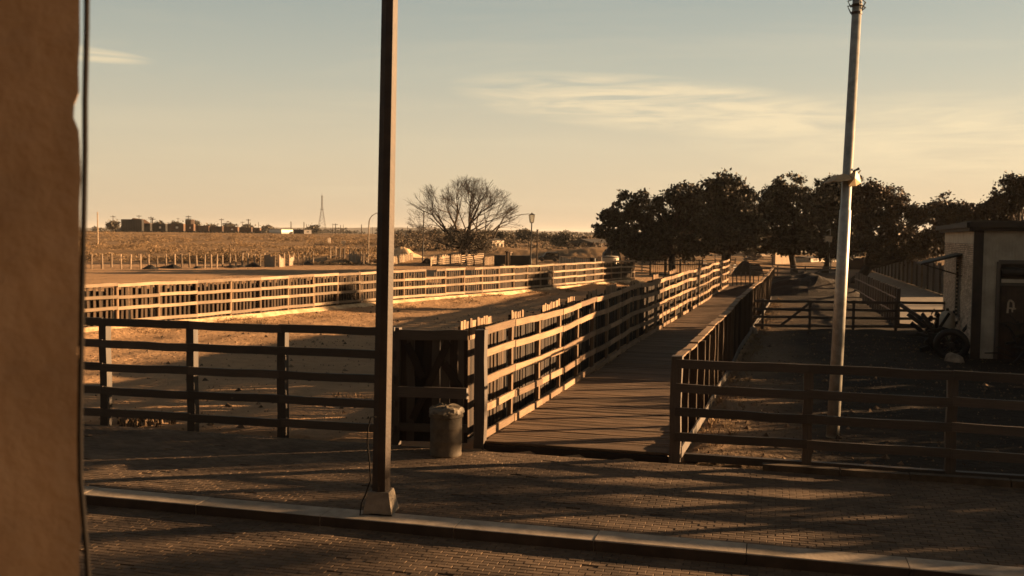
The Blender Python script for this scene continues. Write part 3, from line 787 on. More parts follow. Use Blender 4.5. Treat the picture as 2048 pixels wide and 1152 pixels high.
# tall board fence on the far side of the lane
b0, b1 = G(1740, 540), G(1905, 595)
bf = thing('board_fence', b0, 'tall dark close-boarded fence along the far side of the paved lane', 'fence')
L = (b1-b0).length; dd = (b1-b0).normalized(); nn = Vector((dd.y, -dd.x, 0)); x = 0
while x < L:
    w = R.uniform(.2, .3); p = b0 + dd*(x+w/2)
    plank('board', 'dark', bf, p, p + dd*R.uniform(-.04, .04) + Vector((0, 0, 2.15+R.uniform(-.2, .15))), w-.012, .03, up=tuple(nn)); x += w
for k in range(0, int(L), 3): plank('post', 'pale' if k in (39, 45) else 'dark', bf, b0 + dd*k + nn*.1, b0 + dd*k + nn*.1 + Vector((0, 0, 2.2)), .16, .14)
# paved lane
mb = MB(); ln = [G(1722, 560), G(1770, 555), G(1885, 588), G(1960, 640), G(1900, 672), G(1800, 625)]
ln = [G(1735, 548), G(1752, 545), G(1905, 600), G(1905, 655), G(1800, 648), G(1716, 585)]
mb.add([(p.x, p.y, .03) for p in ln], [tuple(range(len(ln)))[::-1]])
M['lane'] = plain('pale_lane', (.21,.175,.135), (.12,.098,.074), 2, .9, 0, .3)
setting('lane', mb, M['lane'])
# heap of manure
def mound(mb, c, rx, ry, h, n=26, m=7, seed=0, ang=0, rough=.25, dome=False):
    vs = []; ca_, sa_ = math.cos(ang), math.sin(ang)
    for i in range(m):
        r = i/(m-1)
        for k in range(n):
            t = 2*math.pi*k/n; q = 1 + .25*noise.noise(Vector((math.cos(t)*1.2+seed, math.sin(t)*1.2, seed)))
            x_, y_ = math.cos(t)*rx*r*q, math.sin(t)*ry*r*q
            z_ = h*(math.sqrt(max(0, 1-r*r)) if dome else 1-smooth(0, 1, r)) * (1 + rough*noise.noise(Vector((x_*.9, y_*.9, seed)))) + .1*h*noise.noise(Vector((x_*2.2, y_*2.2, seed)))*(1-r) - .06*(i == m-1)
            vs.append((c.x + x_*ca_ - y_*sa_, c.y + x_*sa_ + y_*ca_, c.z + z_))
    mb.add(vs, [(i*n+k, i*n+(k+1) % n, (i+1)*n+(k+1) % n, (i+1)*n+k)[::-1] for i in range(m-1) for k in range(n)])
mb = MB(); c = G(1605, 592); mound(mb, c, 6.4, 5.5, 1.5, 40, 12, 3)
solo('manure_heap', mb, M['manure'], 'low spread heap of dark manure in the pen beyond the rail fence', 'heap')
for i, (px, py, s, lab) in enumerate(((1507, 664, .34, 'pale flat stone by the fence at the foot of the boardwalk'), (1908, 722, .42, 'pale stone lying in front of the shed corner'), (258, 838, .24, 'pale flat stone behind the left street fence'))):
    mb = MB(); c = G(px, py, .0); mound(mb, c, s*.8, s*.55, s*.62, 11, 6, i*3, R.random()*3, .9, True); solo('stone', mb, M['rock'], lab, 'stone')
mb = MB()
for i in range(90):
    t = R.random(); c = G(235+R.random()*120, 832+R.random()*18, .0); s = R.uniform(.015, .05)
    mound(mb, c + Vector((0, 0, .01)), s, s, s, 5, 3, i)
o = solo('pebbles', mb, M['rubble'], 'scatter of small pebbles at the foot of the left street fence', 'pebbles', kind='stuff')

# ------------------------------------------------------------------ brick shed
BC = G(1950, 716); BF = G(1886, 657)
wv = (BF-BC); LB = wv.length; wv.normalize(); fv = Vector((S_.x, S_.y, 0)); out_l = Vector((-wv.y, wv.x, 0))
if out_l.x > 0: out_l = -out_l
out_f = -Vector((-fv.y, fv.x, 0)) if Vector((-fv.y, fv.x, 0)).y > 0 else Vector((-fv.y, fv.x, 0))
HB = 4.35; WB = 6.6
sh = thing('brick_shed', BC, 'flat-roofed shed with a pale brick side and siding front beside the pens', 'building')
def Q(u, v, z, o=0.0): return BC + wv*u + fv*v + Vector((0, 0, z))   # u back along the side, v along the front
mb = MB(); t0 = .12
for (a, b, o_) in ((Q(.1, t0, 0), Q(LB, t0, 0), None), (Q(LB, t0, 0), Q(LB, WB, 0), None), (Q(t0, .1, 0), Q(t0, WB, 0), None), (Q(0.2, WB, 0), Q(LB, WB, 0), None)):
    mb.beam(a + Vector((0, 0, HB/2-.05)), b + Vector((0, 0, HB/2-.05)), .2, HB+.1)
part('wall', mb, M['wallmortar'], sh)
bk = MB(); z = 0.0; row = 0; bh = .075
while z < HB-.55:
    u = -.0 + (.11 if row % 2 else 0)
    while u < LB:
        du = min(.215, LB-u)
        # opening for the side window
        if not (4.7 < u+.1 < 6.3 and .95 < z < 3.15):
            c = Q(u+du/2, 0, z+bh/2) + out_l*(.012+R.uniform(-.003, .004))
            bk.box(c, wv*(du-.014), out_l*.06, Vector((0, 0, bh-.02)))
        u += .222
    z += bh; row += 1
part('brick_courses', bk, M['wallbrick'], sh, kind='stuff')
mb = MB(); mb.beam(Q(-.02, 0, HB-.27) + out_l*.01, Q(LB, 0, HB-.27) + out_l*.01, .07, .5); part('frieze', mb, M['siding'], sh)
for (a, b) in ((Q(-.35, -.3, HB+.12), Q(LB+.2, -.3, HB+.12)), (Q(-.3, -.34, HB+.13), Q(-.3, WB, HB+.13))):
    mb = MB(); mb.beam(a, b, .26, .17); mb.beam(a + Vector((0, 0, -.14)) - (out_l*.12 if a != b and abs((b-a).normalized().dot(wv)) > .9 else out_f*.12), b + Vector((0, 0, -.14)) - (out_l*.12 if abs((b-a).normalized().dot(wv)) > .9 else out_f*.12), .2, .13); part('cornice', mb, M['trimdark'], sh)
mb = MB(); mb.add([Q(-.3, -.3, HB+.27), Q(LB, -.3, HB+.20), Q(LB, WB, HB+.20), Q(-.3, WB, HB+.27), Q(-.3, -.3, HB+.2), Q(LB, -.3, HB+.12), Q(LB, WB, HB+.12), Q(-.3, WB, HB+.2)], [(0, 3, 2, 1), (4, 5, 6, 7), (0, 1, 5, 4), (1, 2, 6, 5), (2, 3, 7, 6), (3, 0, 4, 7)]); part('roof', mb, M['roof'], sh)
mb = MB(); mb.box(Q(-.06, -.02, HB/2-.02), wv*.16, fv*.3, Vector((0, 0, HB))); part('corner_board', mb, M['trimdark'], sh)
# corrugated siding on the front, broken by the door
DX0, DX1, DH = .62, 4.6, 3.15
sd = MB(); v = .16
while v < WB:
    lo = DH+.1 if DX0-.05 < v < DX1 else 0
    c0_ = Q(-.005, v, (HB+lo)/2); sd.box(c0_, wv*.05, fv*.05, Vector((0, 0, HB-lo)))
    c0_ = Q(.012, v+.05, (HB+lo)/2-.01); sd.box(c0_, wv*.03, fv*.052, Vector((0, 0, HB-lo)))
    v += .1
part('siding_rib', sd, M['siding'], sh, kind='stuff')
for (a, b, w_, h_) in ((Q(-.05, DX0, 0), Q(-.05, DX0, DH+.1), .12, .12), (Q(-.05, DX0, DH+.1), Q(-.05, DX1, DH+.1), .1, .14), (Q(-.05, DX0, 2.5), Q(-.05, DX1, 2.5), .08, .08)):
    plank('door_frame', 'dark', sh, a, b, w_, h_)
mb = MB(); pts = [Q(-.12, DX0+.1+k*.33, 2.92+.02*math.sin(k*2)) for k in range(12)]; mb.tube(pts, [.14+.02*math.sin(k*1.7) for k in range(12)], 10); part('rolled_awning', mb, M['dark_cloth'], sh, True)
mb = MB(); mb.box(Q(-.02, (DX0+DX1)/2, 2.62), wv*.03, fv*(DX1-DX0-.2), Vector((0, 0, .12))); part('fanlight', mb, M['siding'], sh)
for k, (v0, v1) in enumerate(((DX0+.1, DX0+1.12), (DX0+1.16, DX0+2.2), (DX0+2.24, DX0+3.8))):
    db = bpy.data.objects.new('door', None); COL.objects.link(db); db.parent = sh; db.location = Q(0, v0, 0) - BC
    x = v0
    while x < v1-.02:
        w = min(.17, v1-x); mb = MB(); mb.box(Q(-.02, x+w/2, 1.22), wv*.035, fv*(w-.012), Vector((0, 0, 2.4))); part('door_board', mb, M['door'], db); x += w
# white letter painted board on the door
lt = bpy.data.objects.new('door_letter', None)
mb = MB(); A0 = Q(-.05, DX0+.42, 1.55)
def bar(mb, p, q, w=.055):
    mb.beam(A0 + fv*p[0] + Vector((0, 0, p[1])), A0 + fv*q[0] + Vector((0, 0, q[1])), .02, w, up=tuple(fv*0 + Vector((0, 0, 1))) if abs(p[0]-q[0]) > .1 else tuple(fv))
def bar(mb, p, q, w=.06):
    a = A0 + fv*p[0] + Vector((0, 0, p[1])); b = A0 + fv*q[0] + Vector((0, 0, q[1])); dx = (b-a); y = wv.cross(dx).normalized()
    mb.box((a+b)/2, dx, y*w, wv*.02)
bar(mb, (-.10, 0), (-.08, .36)); bar(mb, (-.08, .36), (-.03, .44)); bar(mb, (-.03, .44), (.07, .36)); bar(mb, (.07, .36), (.09, .12)); bar(mb, (-.08, .17), (.16, .15), .05); bar(mb, (.04, .15), (.05, .03), .045)
part('letter_a', mb, M['offwhite'], sh, label='white letter A on the brown door')
# side window with an awning over it
wn_ = MB(); wn_.box(Q(5.5, .06, 2.05), wv*1.6, fv*.04, Vector((0, 0, 2.2))); w_o = part('window', wn_, M['glass'], sh)
for u in (4.7, 6.3): plank('window_frame', 'dark', w_o, Q(u, -.02, .95), Q(u, -.02, 3.15), .09, .1)
for z in (.95, 3.15): plank('window_frame', 'dark', w_o, Q(4.66, -.02, z), Q(6.34, -.02, z), .1, .09)
aw = MB(); aw.add([Q(4.3, -.05, 3.45), Q(6.8, -.05, 3.45), Q(6.9, -1.5, 3.05), Q(4.3, -1.5, 3.05), Q(4.3, -.05, 3.38), Q(6.8, -.05, 3.38), Q(6.9, -1.5, 2.98), Q(4.3, -1.5, 2.98)], [(0, 1, 2, 3), (4, 7, 6, 5), (0, 3, 7, 4), (3, 2, 6, 7), (2, 1, 5, 6)])
part('awning', aw, M['roof'], sh)
for u in (4.4, 6.7):
    mb = MB(); mb.tube([Q(u, -.03, 2.6), Q(u, -1.4, 3.02)], .02, 5); part('awning_strut', mb, M['black'], sh)
# clutter by the shed
def wheel(name, c, r, label, axis_, mat, spokes=8, cat='wheel', tilt=.15):
    root = thing(name, Vector((c.x, c.y, 0)), label, cat); z = Vector((0, 0, 1)); ax = Vector(axis_).normalized()
    e1 = ax.cross(z).normalized(); e2 = (z + ax*tilt).normalized()
    mb = MB(); n = 28; pts = [c + e1*math.cos(2*math.pi*k/n)*r + e2*math.sin(2*math.pi*k/n)*r for k in range(n+1)]; mb.tube(pts, .12, 8, False); part('rim', mb, mat, root, True)
    for k in range(spokes):
        t = math.pi*2*k/spokes; mb = MB(); mb.tube([c, c + e1*math.cos(t)*r + e2*math.sin(t)*r], .025, 5); part('spoke', mb, mat, root)
    mb = MB(); mb.tube([c - ax*.14, c + ax*.14], .1, 8); part('hub', mb, mat, root)
wheel('cart_wheel', P(1903, 690, 33.6), .46, 'dark thick-tyred cart wheel leaning at the brick corner of the shed', (-.5, -1, 0), M['black'])
tk = thing('gas_bottle', G(1909, 672), 'upright grey rounded cylinder standing against the brick side of the shed', 'tank')
mb = MB(); c = G(1893, 688); lathe(mb, c, [(.2, 0), (.27, .05), (.28, .5), (.28, 1.0), (.24, 1.18), (.1, 1.27)], 18); part('body', mb, M['siding'], tk, True)
mb = MB(); lathe(mb, c + Vector((0, 0, 1.25)), [(.06, 0), (.06, .1), (.03, .12)], 8); part('valve', mb, M['black'], tk)
jk = thing('scrap_pile', G(1860, 672), 'tangle of dark scrap timber and rags by the lane corner of the shed', 'scrap', kind='stuff')
mb = MB()
for i in range(110):
    c = G(1842+R.random()*85, 668+R.random()*38) + Vector((0, 0, R.random()**2*.9)); v = Vector((R.uniform(-1, 1), R.uniform(-1, 1), R.uniform(-.3, .9))).normalized()*R.uniform(.3, .8)
    mb.beam(c, c+v, R.uniform(.03, .12), R.uniform(.03, .18))
part('scrap', mb, M['dark_cloth'], jk, kind='stuff')
jk = thing('machine_scrap', G(2040, 715), 'dark heap of bent metal scrap in front of the shed door', 'scrap', kind='stuff')
mb = MB()
for i in range(60):
    c = G(2022+R.random()*55, 712+R.random()*22) + Vector((0, 0, R.random()**1.6*1.2)); v = Vector((R.uniform(-1, 1), R.uniform(-.6, .6), R.uniform(-.2, 1))).normalized()*R.uniform(.3, 1.0)
    mb.tube([c, c+v*.5 + Vector((0, 0, .08)), c+v], R.uniform(.015, .05), 5)
part('scrap', mb, M['black'], jk, kind='stuff')

# ------------------------------------------------------------------ trees
def branch_pts(a, b, n, wig, r):
    a, b = Vector(a), Vector(b); L = (b-a).length; out = []
    for i in range(n+1):
        t = i/n; o = Vector((r.uniform(-1, 1), r.uniform(-1, 1), r.uniform(-.6, .6)))*wig*L*math.sin(t*math.pi)
        out.append(a.lerp(b, t) + o)
    return out
def foliage(name, blobs, mat, parent, n_leaf, leaf, clump, seed, density=1.0, flat=.75):
    """leaf faces in clumps spread through ellipsoid blobs (centre, rx, rz)"""
    r = np.random.default_rng(seed); P_ = []; tot = sum(b[1]*b[1]*b[2] for b in blobs)**1.0
    per = 14
    for c, rx, rz in blobs:
        k = max(4, int(n_leaf/per*(rx*rx*rz)/tot))
        d = r.normal(size=(k, 3)); d /= np.linalg.norm(d, axis=1)[:, None]
        rad = r.random(k)**.42
        cc = np.array(c) + d*rad[:, None]*np.array((rx, rx, rz))
        sz = clump*(.6 + .8*r.random(k))
        off = r.normal(size=(k, per, 3))*sz[:, None, None]*np.array((.5, .5, .34))
        P_.append((cc[:, None, :] + off).reshape(-1, 3))
    p = np.concatenate(P_); n = len(p)
    a = r.normal(size=(n, 3)); a /= np.linalg.norm(a, axis=1)[:, None]
    b = r.normal(size=(n, 3)); b = np.cross(a, b); b /= np.linalg.norm(b, axis=1)[:, None]
    s = leaf*(.55 + .9*r.random(n))[:, None]
    q = np.stack([p - a*s, p - b*s*.55 , p + a*s, p + b*s*.55], 1).reshape(-1, 3)
    q -= np.array(ROOTPOS(parent))
    me = bpy.data.meshes.new(name); me.vertices.add(len(q)); me.vertices.foreach_set('co', q.ravel())
    me.loops.add(len(q)); me.loops.foreach_set('vertex_index', np.arange(len(q)))
    me.polygons.add(n); me.polygons.foreach_set('loop_start', np.arange(n)*4); me.polygons.foreach_set('loop_total', np.full(n, 4))
    me.materials.append(mat); me.update(calc_edges=True)
    return link(name, me, parent)
def tree(name, label, base, blobs_px, d, n_leaf=9000, leaf=.17, clump=.7, mat='leaf', seed=1, trunk_r=.45, group='dark oak trees behind the pens', cat='tree', fork=.32, dvar=.25, grow=1.0):
    """blobs_px: (px, py, radius px, flattening)"""
    r = random.Random(seed); root = thing(name, base, label, cat, group); blobs = []
    for (px, py, rp, fl) in blobs_px:
        c = P(px, py, d); rr = rp/F_PX*d*grow; c = c + Vector((0, r.uniform(-1, 1)*dvar*rr*2.2, 0)); blobs.append((c, rr, rr*fl))
    # break each blob into lobes
    lobes = []
    for c, rx, rz in blobs:
        for _ in range(11):
            v = Vector((r.gauss(0, 1), r.gauss(0, 1), r.gauss(0, 1))).normalized()
            k = r.uniform(.55, 1.14); q = r.uniform(.13, .36)
            lobes.append((c + Vector((v.x*rx*k, v.y*rx*k, v.z*rz*k)), rx*q, rz*q*1.0))
        lobes.append((c, rx*.5, rz*.5))
    foliage('crown', lobes, M[mat], root, n_leaf, leaf, clump, seed)
    mb = MB(); top = max(b[0].z for b in blobs); cx = sum((b[0] for b in blobs), Vector())/len(blobs)
    f0 = base.lerp(Vector((cx.x, cx.y, cx.z)), fork); f0.z = base.z + (cx.z-base.z)*fork*1.2
    mb.tube([base - Vector((0, 0, .3)), base + Vector((0, 0, .2)), base.lerp(f0, .5) + Vector((r.uniform(-.15, .15), 0, 0)), f0], [trunk_r*1.35, trunk_r, trunk_r*.85, trunk_r*.8], 9)
    part('trunk', mb, M['bark'], root, True)
    mb = MB()
    for c, rx, rz in blobs:
        pts = branch_pts(f0, c, 5, .12, r); R0 = trunk_r*.55; mb.tube(pts, [R0*(1-.14*i) for i in range(6)], 6)
        for _ in range(7):
            v = Vector((r.gauss(0, 1), r.gauss(0, 1), abs(r.gauss(0, .8)))).normalized(); s = pts[r.randint(2, 5)]
            e = c + Vector((v.x*rx, v.y*rx, v.z*rz))*.9; bp_ = branch_pts(s, e, 3, .15, r); mb.tube(bp_, [R0*.35, R0*.25, R0*.14, R0*.06], 4)
    part('limbs', mb, M['bark'], root, True)
    return root
def gbase(px, py, d=None):
    if d is None: g = G(px, py); return Vector((g.x, g.y, hgt(g.x, g.y)))
    p = P(px, py, d); return Vector((p.x, p.y, hgt(p.x, p.y)))
tree('oak_tree', 'smaller dark oak with a drooping left side at the left end of the tree row', gbase(1262, 520, 112), [(1262, 418, 30, .9), (1232, 440, 26, .8), (1290, 435, 26, .9), (1208, 465, 18, .7), (1282, 502, 26, .5), (1300, 505, 28, .5), (1250, 470, 34, .9), (1295, 480, 34, .9), (1225, 432, 18, .7)], 112, 12000, .20, .52, seed=3, grow=1.12, trunk_r=.25)
tree('oak_tree', 'dense dark oak with a low crown second from the left of the row', gbase(1345, 547, 111), [(1350, 395, 30, .9), (1385, 400, 38, .95), (1340, 445, 40, .9), (1310, 480, 32, .9), (1355, 495, 40, .7), (1400, 450, 36, .9), (1318, 412, 14, 1.1), (1290, 505, 26, .5), (1370, 490, 34, .7), (1330, 500, 34, .6)], 113, 18000, .20, .52, seed=5, grow=1.12, trunk_r=.42)
tree('oak_tree', 'tallest dark oak with a thick dark trunk left of the boardwalk end', gbase(1452, 545, 108), [(1440, 375, 32, .8), (1470, 385, 30, .8), (1420, 385, 26, .8), (1450, 420, 52, .8), (1420, 460, 40, .7), (1490, 455, 34, .8), (1455, 475, 40, .55), (1500, 430, 24, .8), (1400, 490, 34, .5), (1510, 475, 34, .6), (1480, 492, 30, .4), (1420, 495, 34, .45)], 108, 22000, .20, .52, seed=8, grow=1.12, trunk_r=.62)
tree('oak_tree', 'broad dark oak left of the galvanised pole in front of a pale wall', gbase(1588, 556, 112), [(1545, 390, 34, .8), (1590, 385, 38, .75), (1530, 425, 30, .8), (1575, 430, 46, .8), (1550, 470, 36, .6), (1600, 470, 40, .65), (1630, 400, 34, .9), (1520, 485, 34, .45), (1580, 490, 30, .4), (1515, 445, 30, .8), (1545, 497, 36, .35), (1605, 497, 36, .35), (1620, 460, 34, .8)], 112, 21000, .20, .52, seed=11, grow=1.12, trunk_r=.42)
tree('oak_tree', 'forked dark oak standing directly behind the galvanised pole', gbase(1650, 558, 108), [(1660, 385, 36, .8), (1700, 385, 38, .8), (1650, 430, 40, .8), (1700, 440, 42, .8), (1680, 475, 36, .6), (1640, 490, 36, .45), (1700, 500, 36, .4), (1665, 505, 34, .4), (1730, 420, 34, .9)], 106, 17000, .20, .52, seed=13, grow=1.12, trunk_r=.5)
tree('oak_tree', 'brownish oak with a long limb leaning right behind the lane', gbase(1712, 566, 88), [(1760, 395, 36, .75), (1800, 415, 38, .75), (1745, 440, 36, .8), (1790, 465, 40, .7), (1840, 435, 34, .8), (1850, 480, 34, .7), (1815, 505, 34, .45), (1875, 415, 24, .9), (1760, 500, 30, .5), (1840, 505, 36, .45), (1880, 480, 30, .8), (1730, 480, 34, .8)], 88, 28000, .14, .5, mat='leafbrown', seed=17, grow=1.12, trunk_r=.5, fork=.25)
tree('oak_tree', 'dark oak peeping over the left edge of the shed roof', gbase(1920, 560, 78), [(1920, 430, 28, .8), (1895, 425, 22, .9), (1950, 440, 26, .8), (1890, 470, 26, .8)], 76, 13300, .13, .45, mat='leafbrown', seed=19, grow=1.12, trunk_r=.3)
tree('oak_tree', 'tall open tree with bare twigs above the shed roof', gbase(2030, 570, 60), [(2030, 365, 22, 1.0), (2045, 395, 34, .9), (1995, 405, 26, .8), (1965, 425, 22, .8), (2020, 430, 36, .6), (2080, 380, 40, .9)], 60, 8000, .10, .36, mat='leafbrown', seed=23, trunk_r=.35)

# bare spreading tree
def bare_tree(name, label, base, H_, spread, seed, r0, limbs, depth=6, cat='tree', group=None, mat='bark', twist=.35):
    r = random.Random(seed); root = thing(name, base, label, cat, group); mb = MB(); tw = MB()
    def grow(p, d, L, rad, lv):
        n = 3 if lv < 5 else 2; pts = [p]; dd = d.copy()
        for i in range(n):
            dd = (dd + Vector((r.uniform(-1, 1), r.uniform(-1, 1), r.uniform(-.55, .75)))*twist*.45 + (Vector((0, 0, .05)) if lv < 3 else (pts[-1]-base-Vector((0, 0, H_*.42))).normalized()*.12)).normalized()
            pts.append(pts[-1] + dd*L/n)
        rs = [max(.009, rad*(1-.42*i/n)) for i in range(n+1)]
        (mb if lv < 3 else tw).tube(pts, rs, 7 if lv < 2 else 4 if lv < 3 else 3, False)
        e_ = pts[-1] - base
        if lv >= depth or (lv > 0 and (math.hypot(e_.x, e_.y)/(H_*.66))**2 + ((e_.z - H_*.52)/(H_*.47))**2 > 1): return
        for k in range(3 if lv < 4 else 3):
            i = r.choice((n-1, n)) if k else n
            nd = (dd + Vector((r.uniform(-1, 1), r.uniform(-1, 1), r.uniform(-.75, .8)))*.85).normalized()
            grow(pts[i], nd, L*r.uniform(.58, .82), rad*.58*r.uniform(.75, 1.05), lv+1)
    for (dx, dz, dy, L, k) in limbs:
        grow(base + Vector((0, 0, H_*.17)), Vector((dx, dy, dz)).normalized(), L, r0*k, 1)
    tr = MB(); tr.tube([base - Vector((0, 0, .3)), base + Vector((0, 0, .3)), base + Vector((0, 0, H_*.19))], [r0*1.3, r0, r0*1.05], 10)
    part('trunk', tr, M[mat], root, True); part('limbs', mb, M[mat], root, True); part('twigs', tw, M['twig'], root)
    return root
M['twig'] = plain('grey_brown_twigs', (.10,.065,.04), (.05,.034,.022), 2, .9, bump=0)
btb = gbase(928, 528)
bare_tree('bare_tree', 'large leafless tree with wide curving limbs on the open ground', btb, 11.6, 12, 41, .42,
  [(-.95, .75, .1, 3.5, .6), (-.42, 1.3, -.2, 3.5, .62), (.08, 1.35, .25, 3.3, .55), (.5, 1.0, -.1, 3.7, .66), (1.3, .55, .1, 4.3, .6), (1.35, .25, .3, 2.3, .36), (-1.3, .25, -.3, 3.0, .34), (.2, 1.2, .6, 3.0, .4), (-.7, .9, .7, 3.1, .4), (.9, .8, -.7, 3.4, .4)], depth=7, twist=.42)
# scrub round its foot
tree('scrub_bush', 'brown scrubby bush growing round the foot of the leafless tree', gbase(948, 525, 127), [(950, 486, 22, .9), (925, 482, 20, 1.1), (975, 490, 20, .7), (900, 478, 20, .6), (965, 472, 16, .7)], 128, 2400, .10, .5, mat='bush', seed=31, trunk_r=.1, group=None, cat='bush')
bare_tree('bare_tree', 'small leafless treetop poking up between the dark oaks', gbase(1332, 530, 116), 8.6, 4, 43, .2, [(-.15, 1.6, 0, 2.6, .7), (.12, 1.7, .1, 2.9, .7), (-.4, 1.3, .1, 2.2, .5)], depth=6)

# distant bushes and treetops along the horizon
FB = [(1045, 470, 18, 300, 480), (1062, 476, 10, 300, 482), (1085, 478, 16, 320, 485), (1120, 478, 16, 260, 488), (1135, 483, 18, 260, 492), (1165, 484, 16, 300, 490), (870, 478, 26, 330, 488), (830, 480, 18, 420, 486), (905, 474, 22, 330, 485),
      (1245, 478, 14, 220, 490), (1230, 492, 22, 190, 505), (225, 448, 9, 470, 458), (340, 455, 10, 640, 461), (352, 448, 8, 640, 458), (318, 449, 6, 640, 458), (388, 447, 7, 640, 458), (420, 455, 12, 900, 458), (460, 453, 10, 900, 458), (495, 455, 12, 900, 460), (535, 457, 10, 900, 462), (625, 461, 8, 700, 464), (1500, 500, 22, 170, 515), (1280, 500, 20, 180, 515), (1010, 476, 14, 310, 484)]
DTL = ['small hazy tree left of the lantern street lamp', 'little hazy tree touching the lantern lamp post', 'rounded dark bush just right of the lantern street lamp', 'pair-crowned bare bush in the middle of the open plain', 'low dark bush below the bare bush on the plain', 'faint tree at the left edge of the brown gabled house', 'dark tree behind the farm building left of the leafless tree', 'faint tree right of the brown lamp post on the horizon', "dark tree directly behind the leafless tree's left limbs", 'small tree behind the dark tent', 'dark bush beside the dark tent', 'dark tree at the left end of the railway train', 'tiny treetop behind the brown boxcar', "treetop just right of the raised water tank's left neighbour", 'small treetop over the flat dark wagon', 'scruffy treetop beside the raised water tank', 'hazy treetop behind the low open wagon', 'hazy treetop behind the rusty boxcar in mid train', 'hazy treetop over the right end of the train', 'low hazy tree between the train and the white building', 'low dark tree behind the small square shed', 'dark tree filling the gap right of the thick oak trunk', 'dark tree behind the grey sign board', 'small dark tree between the ochre building and the lantern lamp']
for i, (px, py, rp, d, by) in enumerate(FB):
    base = P(px, by, d); base.z = hgt(base.x, base.y)
    if px < 560: rp *= .55; py += 3
    q = [(px + R.uniform(-.6, .6)*rp, py + R.uniform(-.3, .3)*rp, rp*R.uniform(.5, .8), .75) for _ in range(4)]
    tree('distant_tree', DTL[i], base, q, d, 900, .35*d/300, 1.1*d/300, mat='bush', seed=100+i, trunk_r=.2, group='hazy trees on the horizon')
# ------------------------------------------------------------------ far things
def up_from(px, top, d):
    b = P(px, top, d); return Vector((b.x, b.y, hgt(b.x, b.y))), b
# railway wagons : (x0, x1, top, distance, kind)
WG = [(243, 287, 439, 480, 'tall dark goods shed wagon with a rusty slope behind it, left of the train'), (287, 303, 447, 490, 'short dark wagon just right of the tall goods wagon'), (305, 334, 448, 495, 'long low flat dark wagon with pale patches'),
      (305+30, 370, 448, 500, 'brown boxcar with a pale spot on its side'), (370, 390, 449, 505, 'brown boxcar left of the crossarm pole'), (391, 420, 452, 510, 'low open wagon carrying a brown load'), (420, 447, 453, 512, 'rusty boxcar with dark ends right of the low wagon'), (448, 478, 454, 516, 'rusty boxcar in the middle of the right half of the train'), (479, 505, 455, 520, 'rusty boxcar near the right end of the train'), (505, 522, 456, 524, 'last short rusty boxcar at the right end of the train')]
for i, (x0, x1, ty, d, lab) in enumerate(WG):
    a, ta = up_from(x0+.6, ty, d); b, tb = up_from(x1-.6, ty, d); h = ta.z - a.z
    root = thing('railway_wagon', (a+b)/2, lab, 'wagon', 'railway wagons on the horizon'); mid = (a+b)/2; ax = (b-a); L = ax.length; dx = ax.normalized(); dy = Vector((-dx.y, dx.x, 0))
    mb = MB(); mb.box(mid + Vector((0, 0, .9+(h-.9)/2)), ax*.96, dy*2.8, Vector((0, 0, h-.9))); 
    for k in range(int(L/1.2)): mb.box(mid + dx*(-L/2*.94+.6+k*1.2) - dy*1.43 + Vector((0, 0, .9+(h-.9)/2)), dx*.12, dy*.08, Vector((0, 0, h-1.1)))
    part('body', mb, M['black'] if i in (0, 1, 2) else M['railcar'], root)
    mb = MB(); mb.box(mid + Vector((0, 0, .8)), ax*.99, dy*2.2, Vector((0, 0, .25))); part('underframe', mb, M['black'], root)
    for s in (-1, 1):
        mb = MB(); 
        for q in (-.9, .9): mb.tube([mid + dx*(s*L*.33+q) - dy*1.1 + Vector((0, 0, .42)), mid + dx*(s*L*.33+q) + dy*1.1 + Vector((0, 0, .42))], .42, 8)
        part('bogie', mb, M['black'], root)
    mb = MB(); mb.box(mid + Vector((0, 0, h+.06)), ax*.98, dy*3.0, Vector((0, 0, .12))); part('roof', mb, M['railcar'], root)
    if i in (2, 3, 4, 7):
        mb = MB(); mb.box(mid + dx*(L*.1) - dy*1.5 + Vector((0, 0, h*.6)), dx*L*.14, dy*.05, Vector((0, 0, h*.22))); part('sign_patch', mb, M['white'], root)
# cutting heap behind the first wagons and embankment track
mb = MB(); c = P(278, 459, 560); c.z = hgt(c.x, c.y); mound(mb, c, 18, 8, 7.5, 18, 6, 4); solo('ore_heap', mb, M['railcar'], 'rust-brown heap behind the tall wagon at the left of the train', 'heap')
mb = MB(); c = P(405, 461, 540); c.z = hgt(c.x, c.y); mound(mb, c, 14, 6, 3.9, 18, 6, 7); solo('ore_heap', mb, M['railcar'], 'low brown heap behind the open wagon in the middle of the train', 'heap')
mb = MB()
for q in (0, 1.45):
    a, b = P(100, 463, 455), P(600, 466, 470); a.z = hgt(a.x, a.y)+.35; b.z = hgt(b.x, b.y)+.35
    mb.beam(a + Vector((0, q, 0)), b + Vector((0, q, 0)), .1, .25)
solo('railway_track', mb, M['black'], 'dark railway track running in front of the wagons', 'track')
wtr = thing('water_tank', up_from(380, 439, 560)[0], 'dark raised tank with legs standing behind the boxcars', 'tank')
a, t = up_from(380, 439, 560); mb = MB(); mb.tube([Vector((a.x, a.y, t.z-4.2)), Vector((a.x, a.y, t.z))], 2.6, 12); part('tank_body', mb, M['railcar'], wtr)
for k in range(4):
    mb = MB(); o_ = Vector((math.cos(k*math.pi/2+.5), math.sin(k*math.pi/2+.5), 0))*2; mb.tube([a+o_, Vector((a.x, a.y, t.z-4.1))+o_*.9], .2, 4); part('leg', mb, M['black'], wtr)
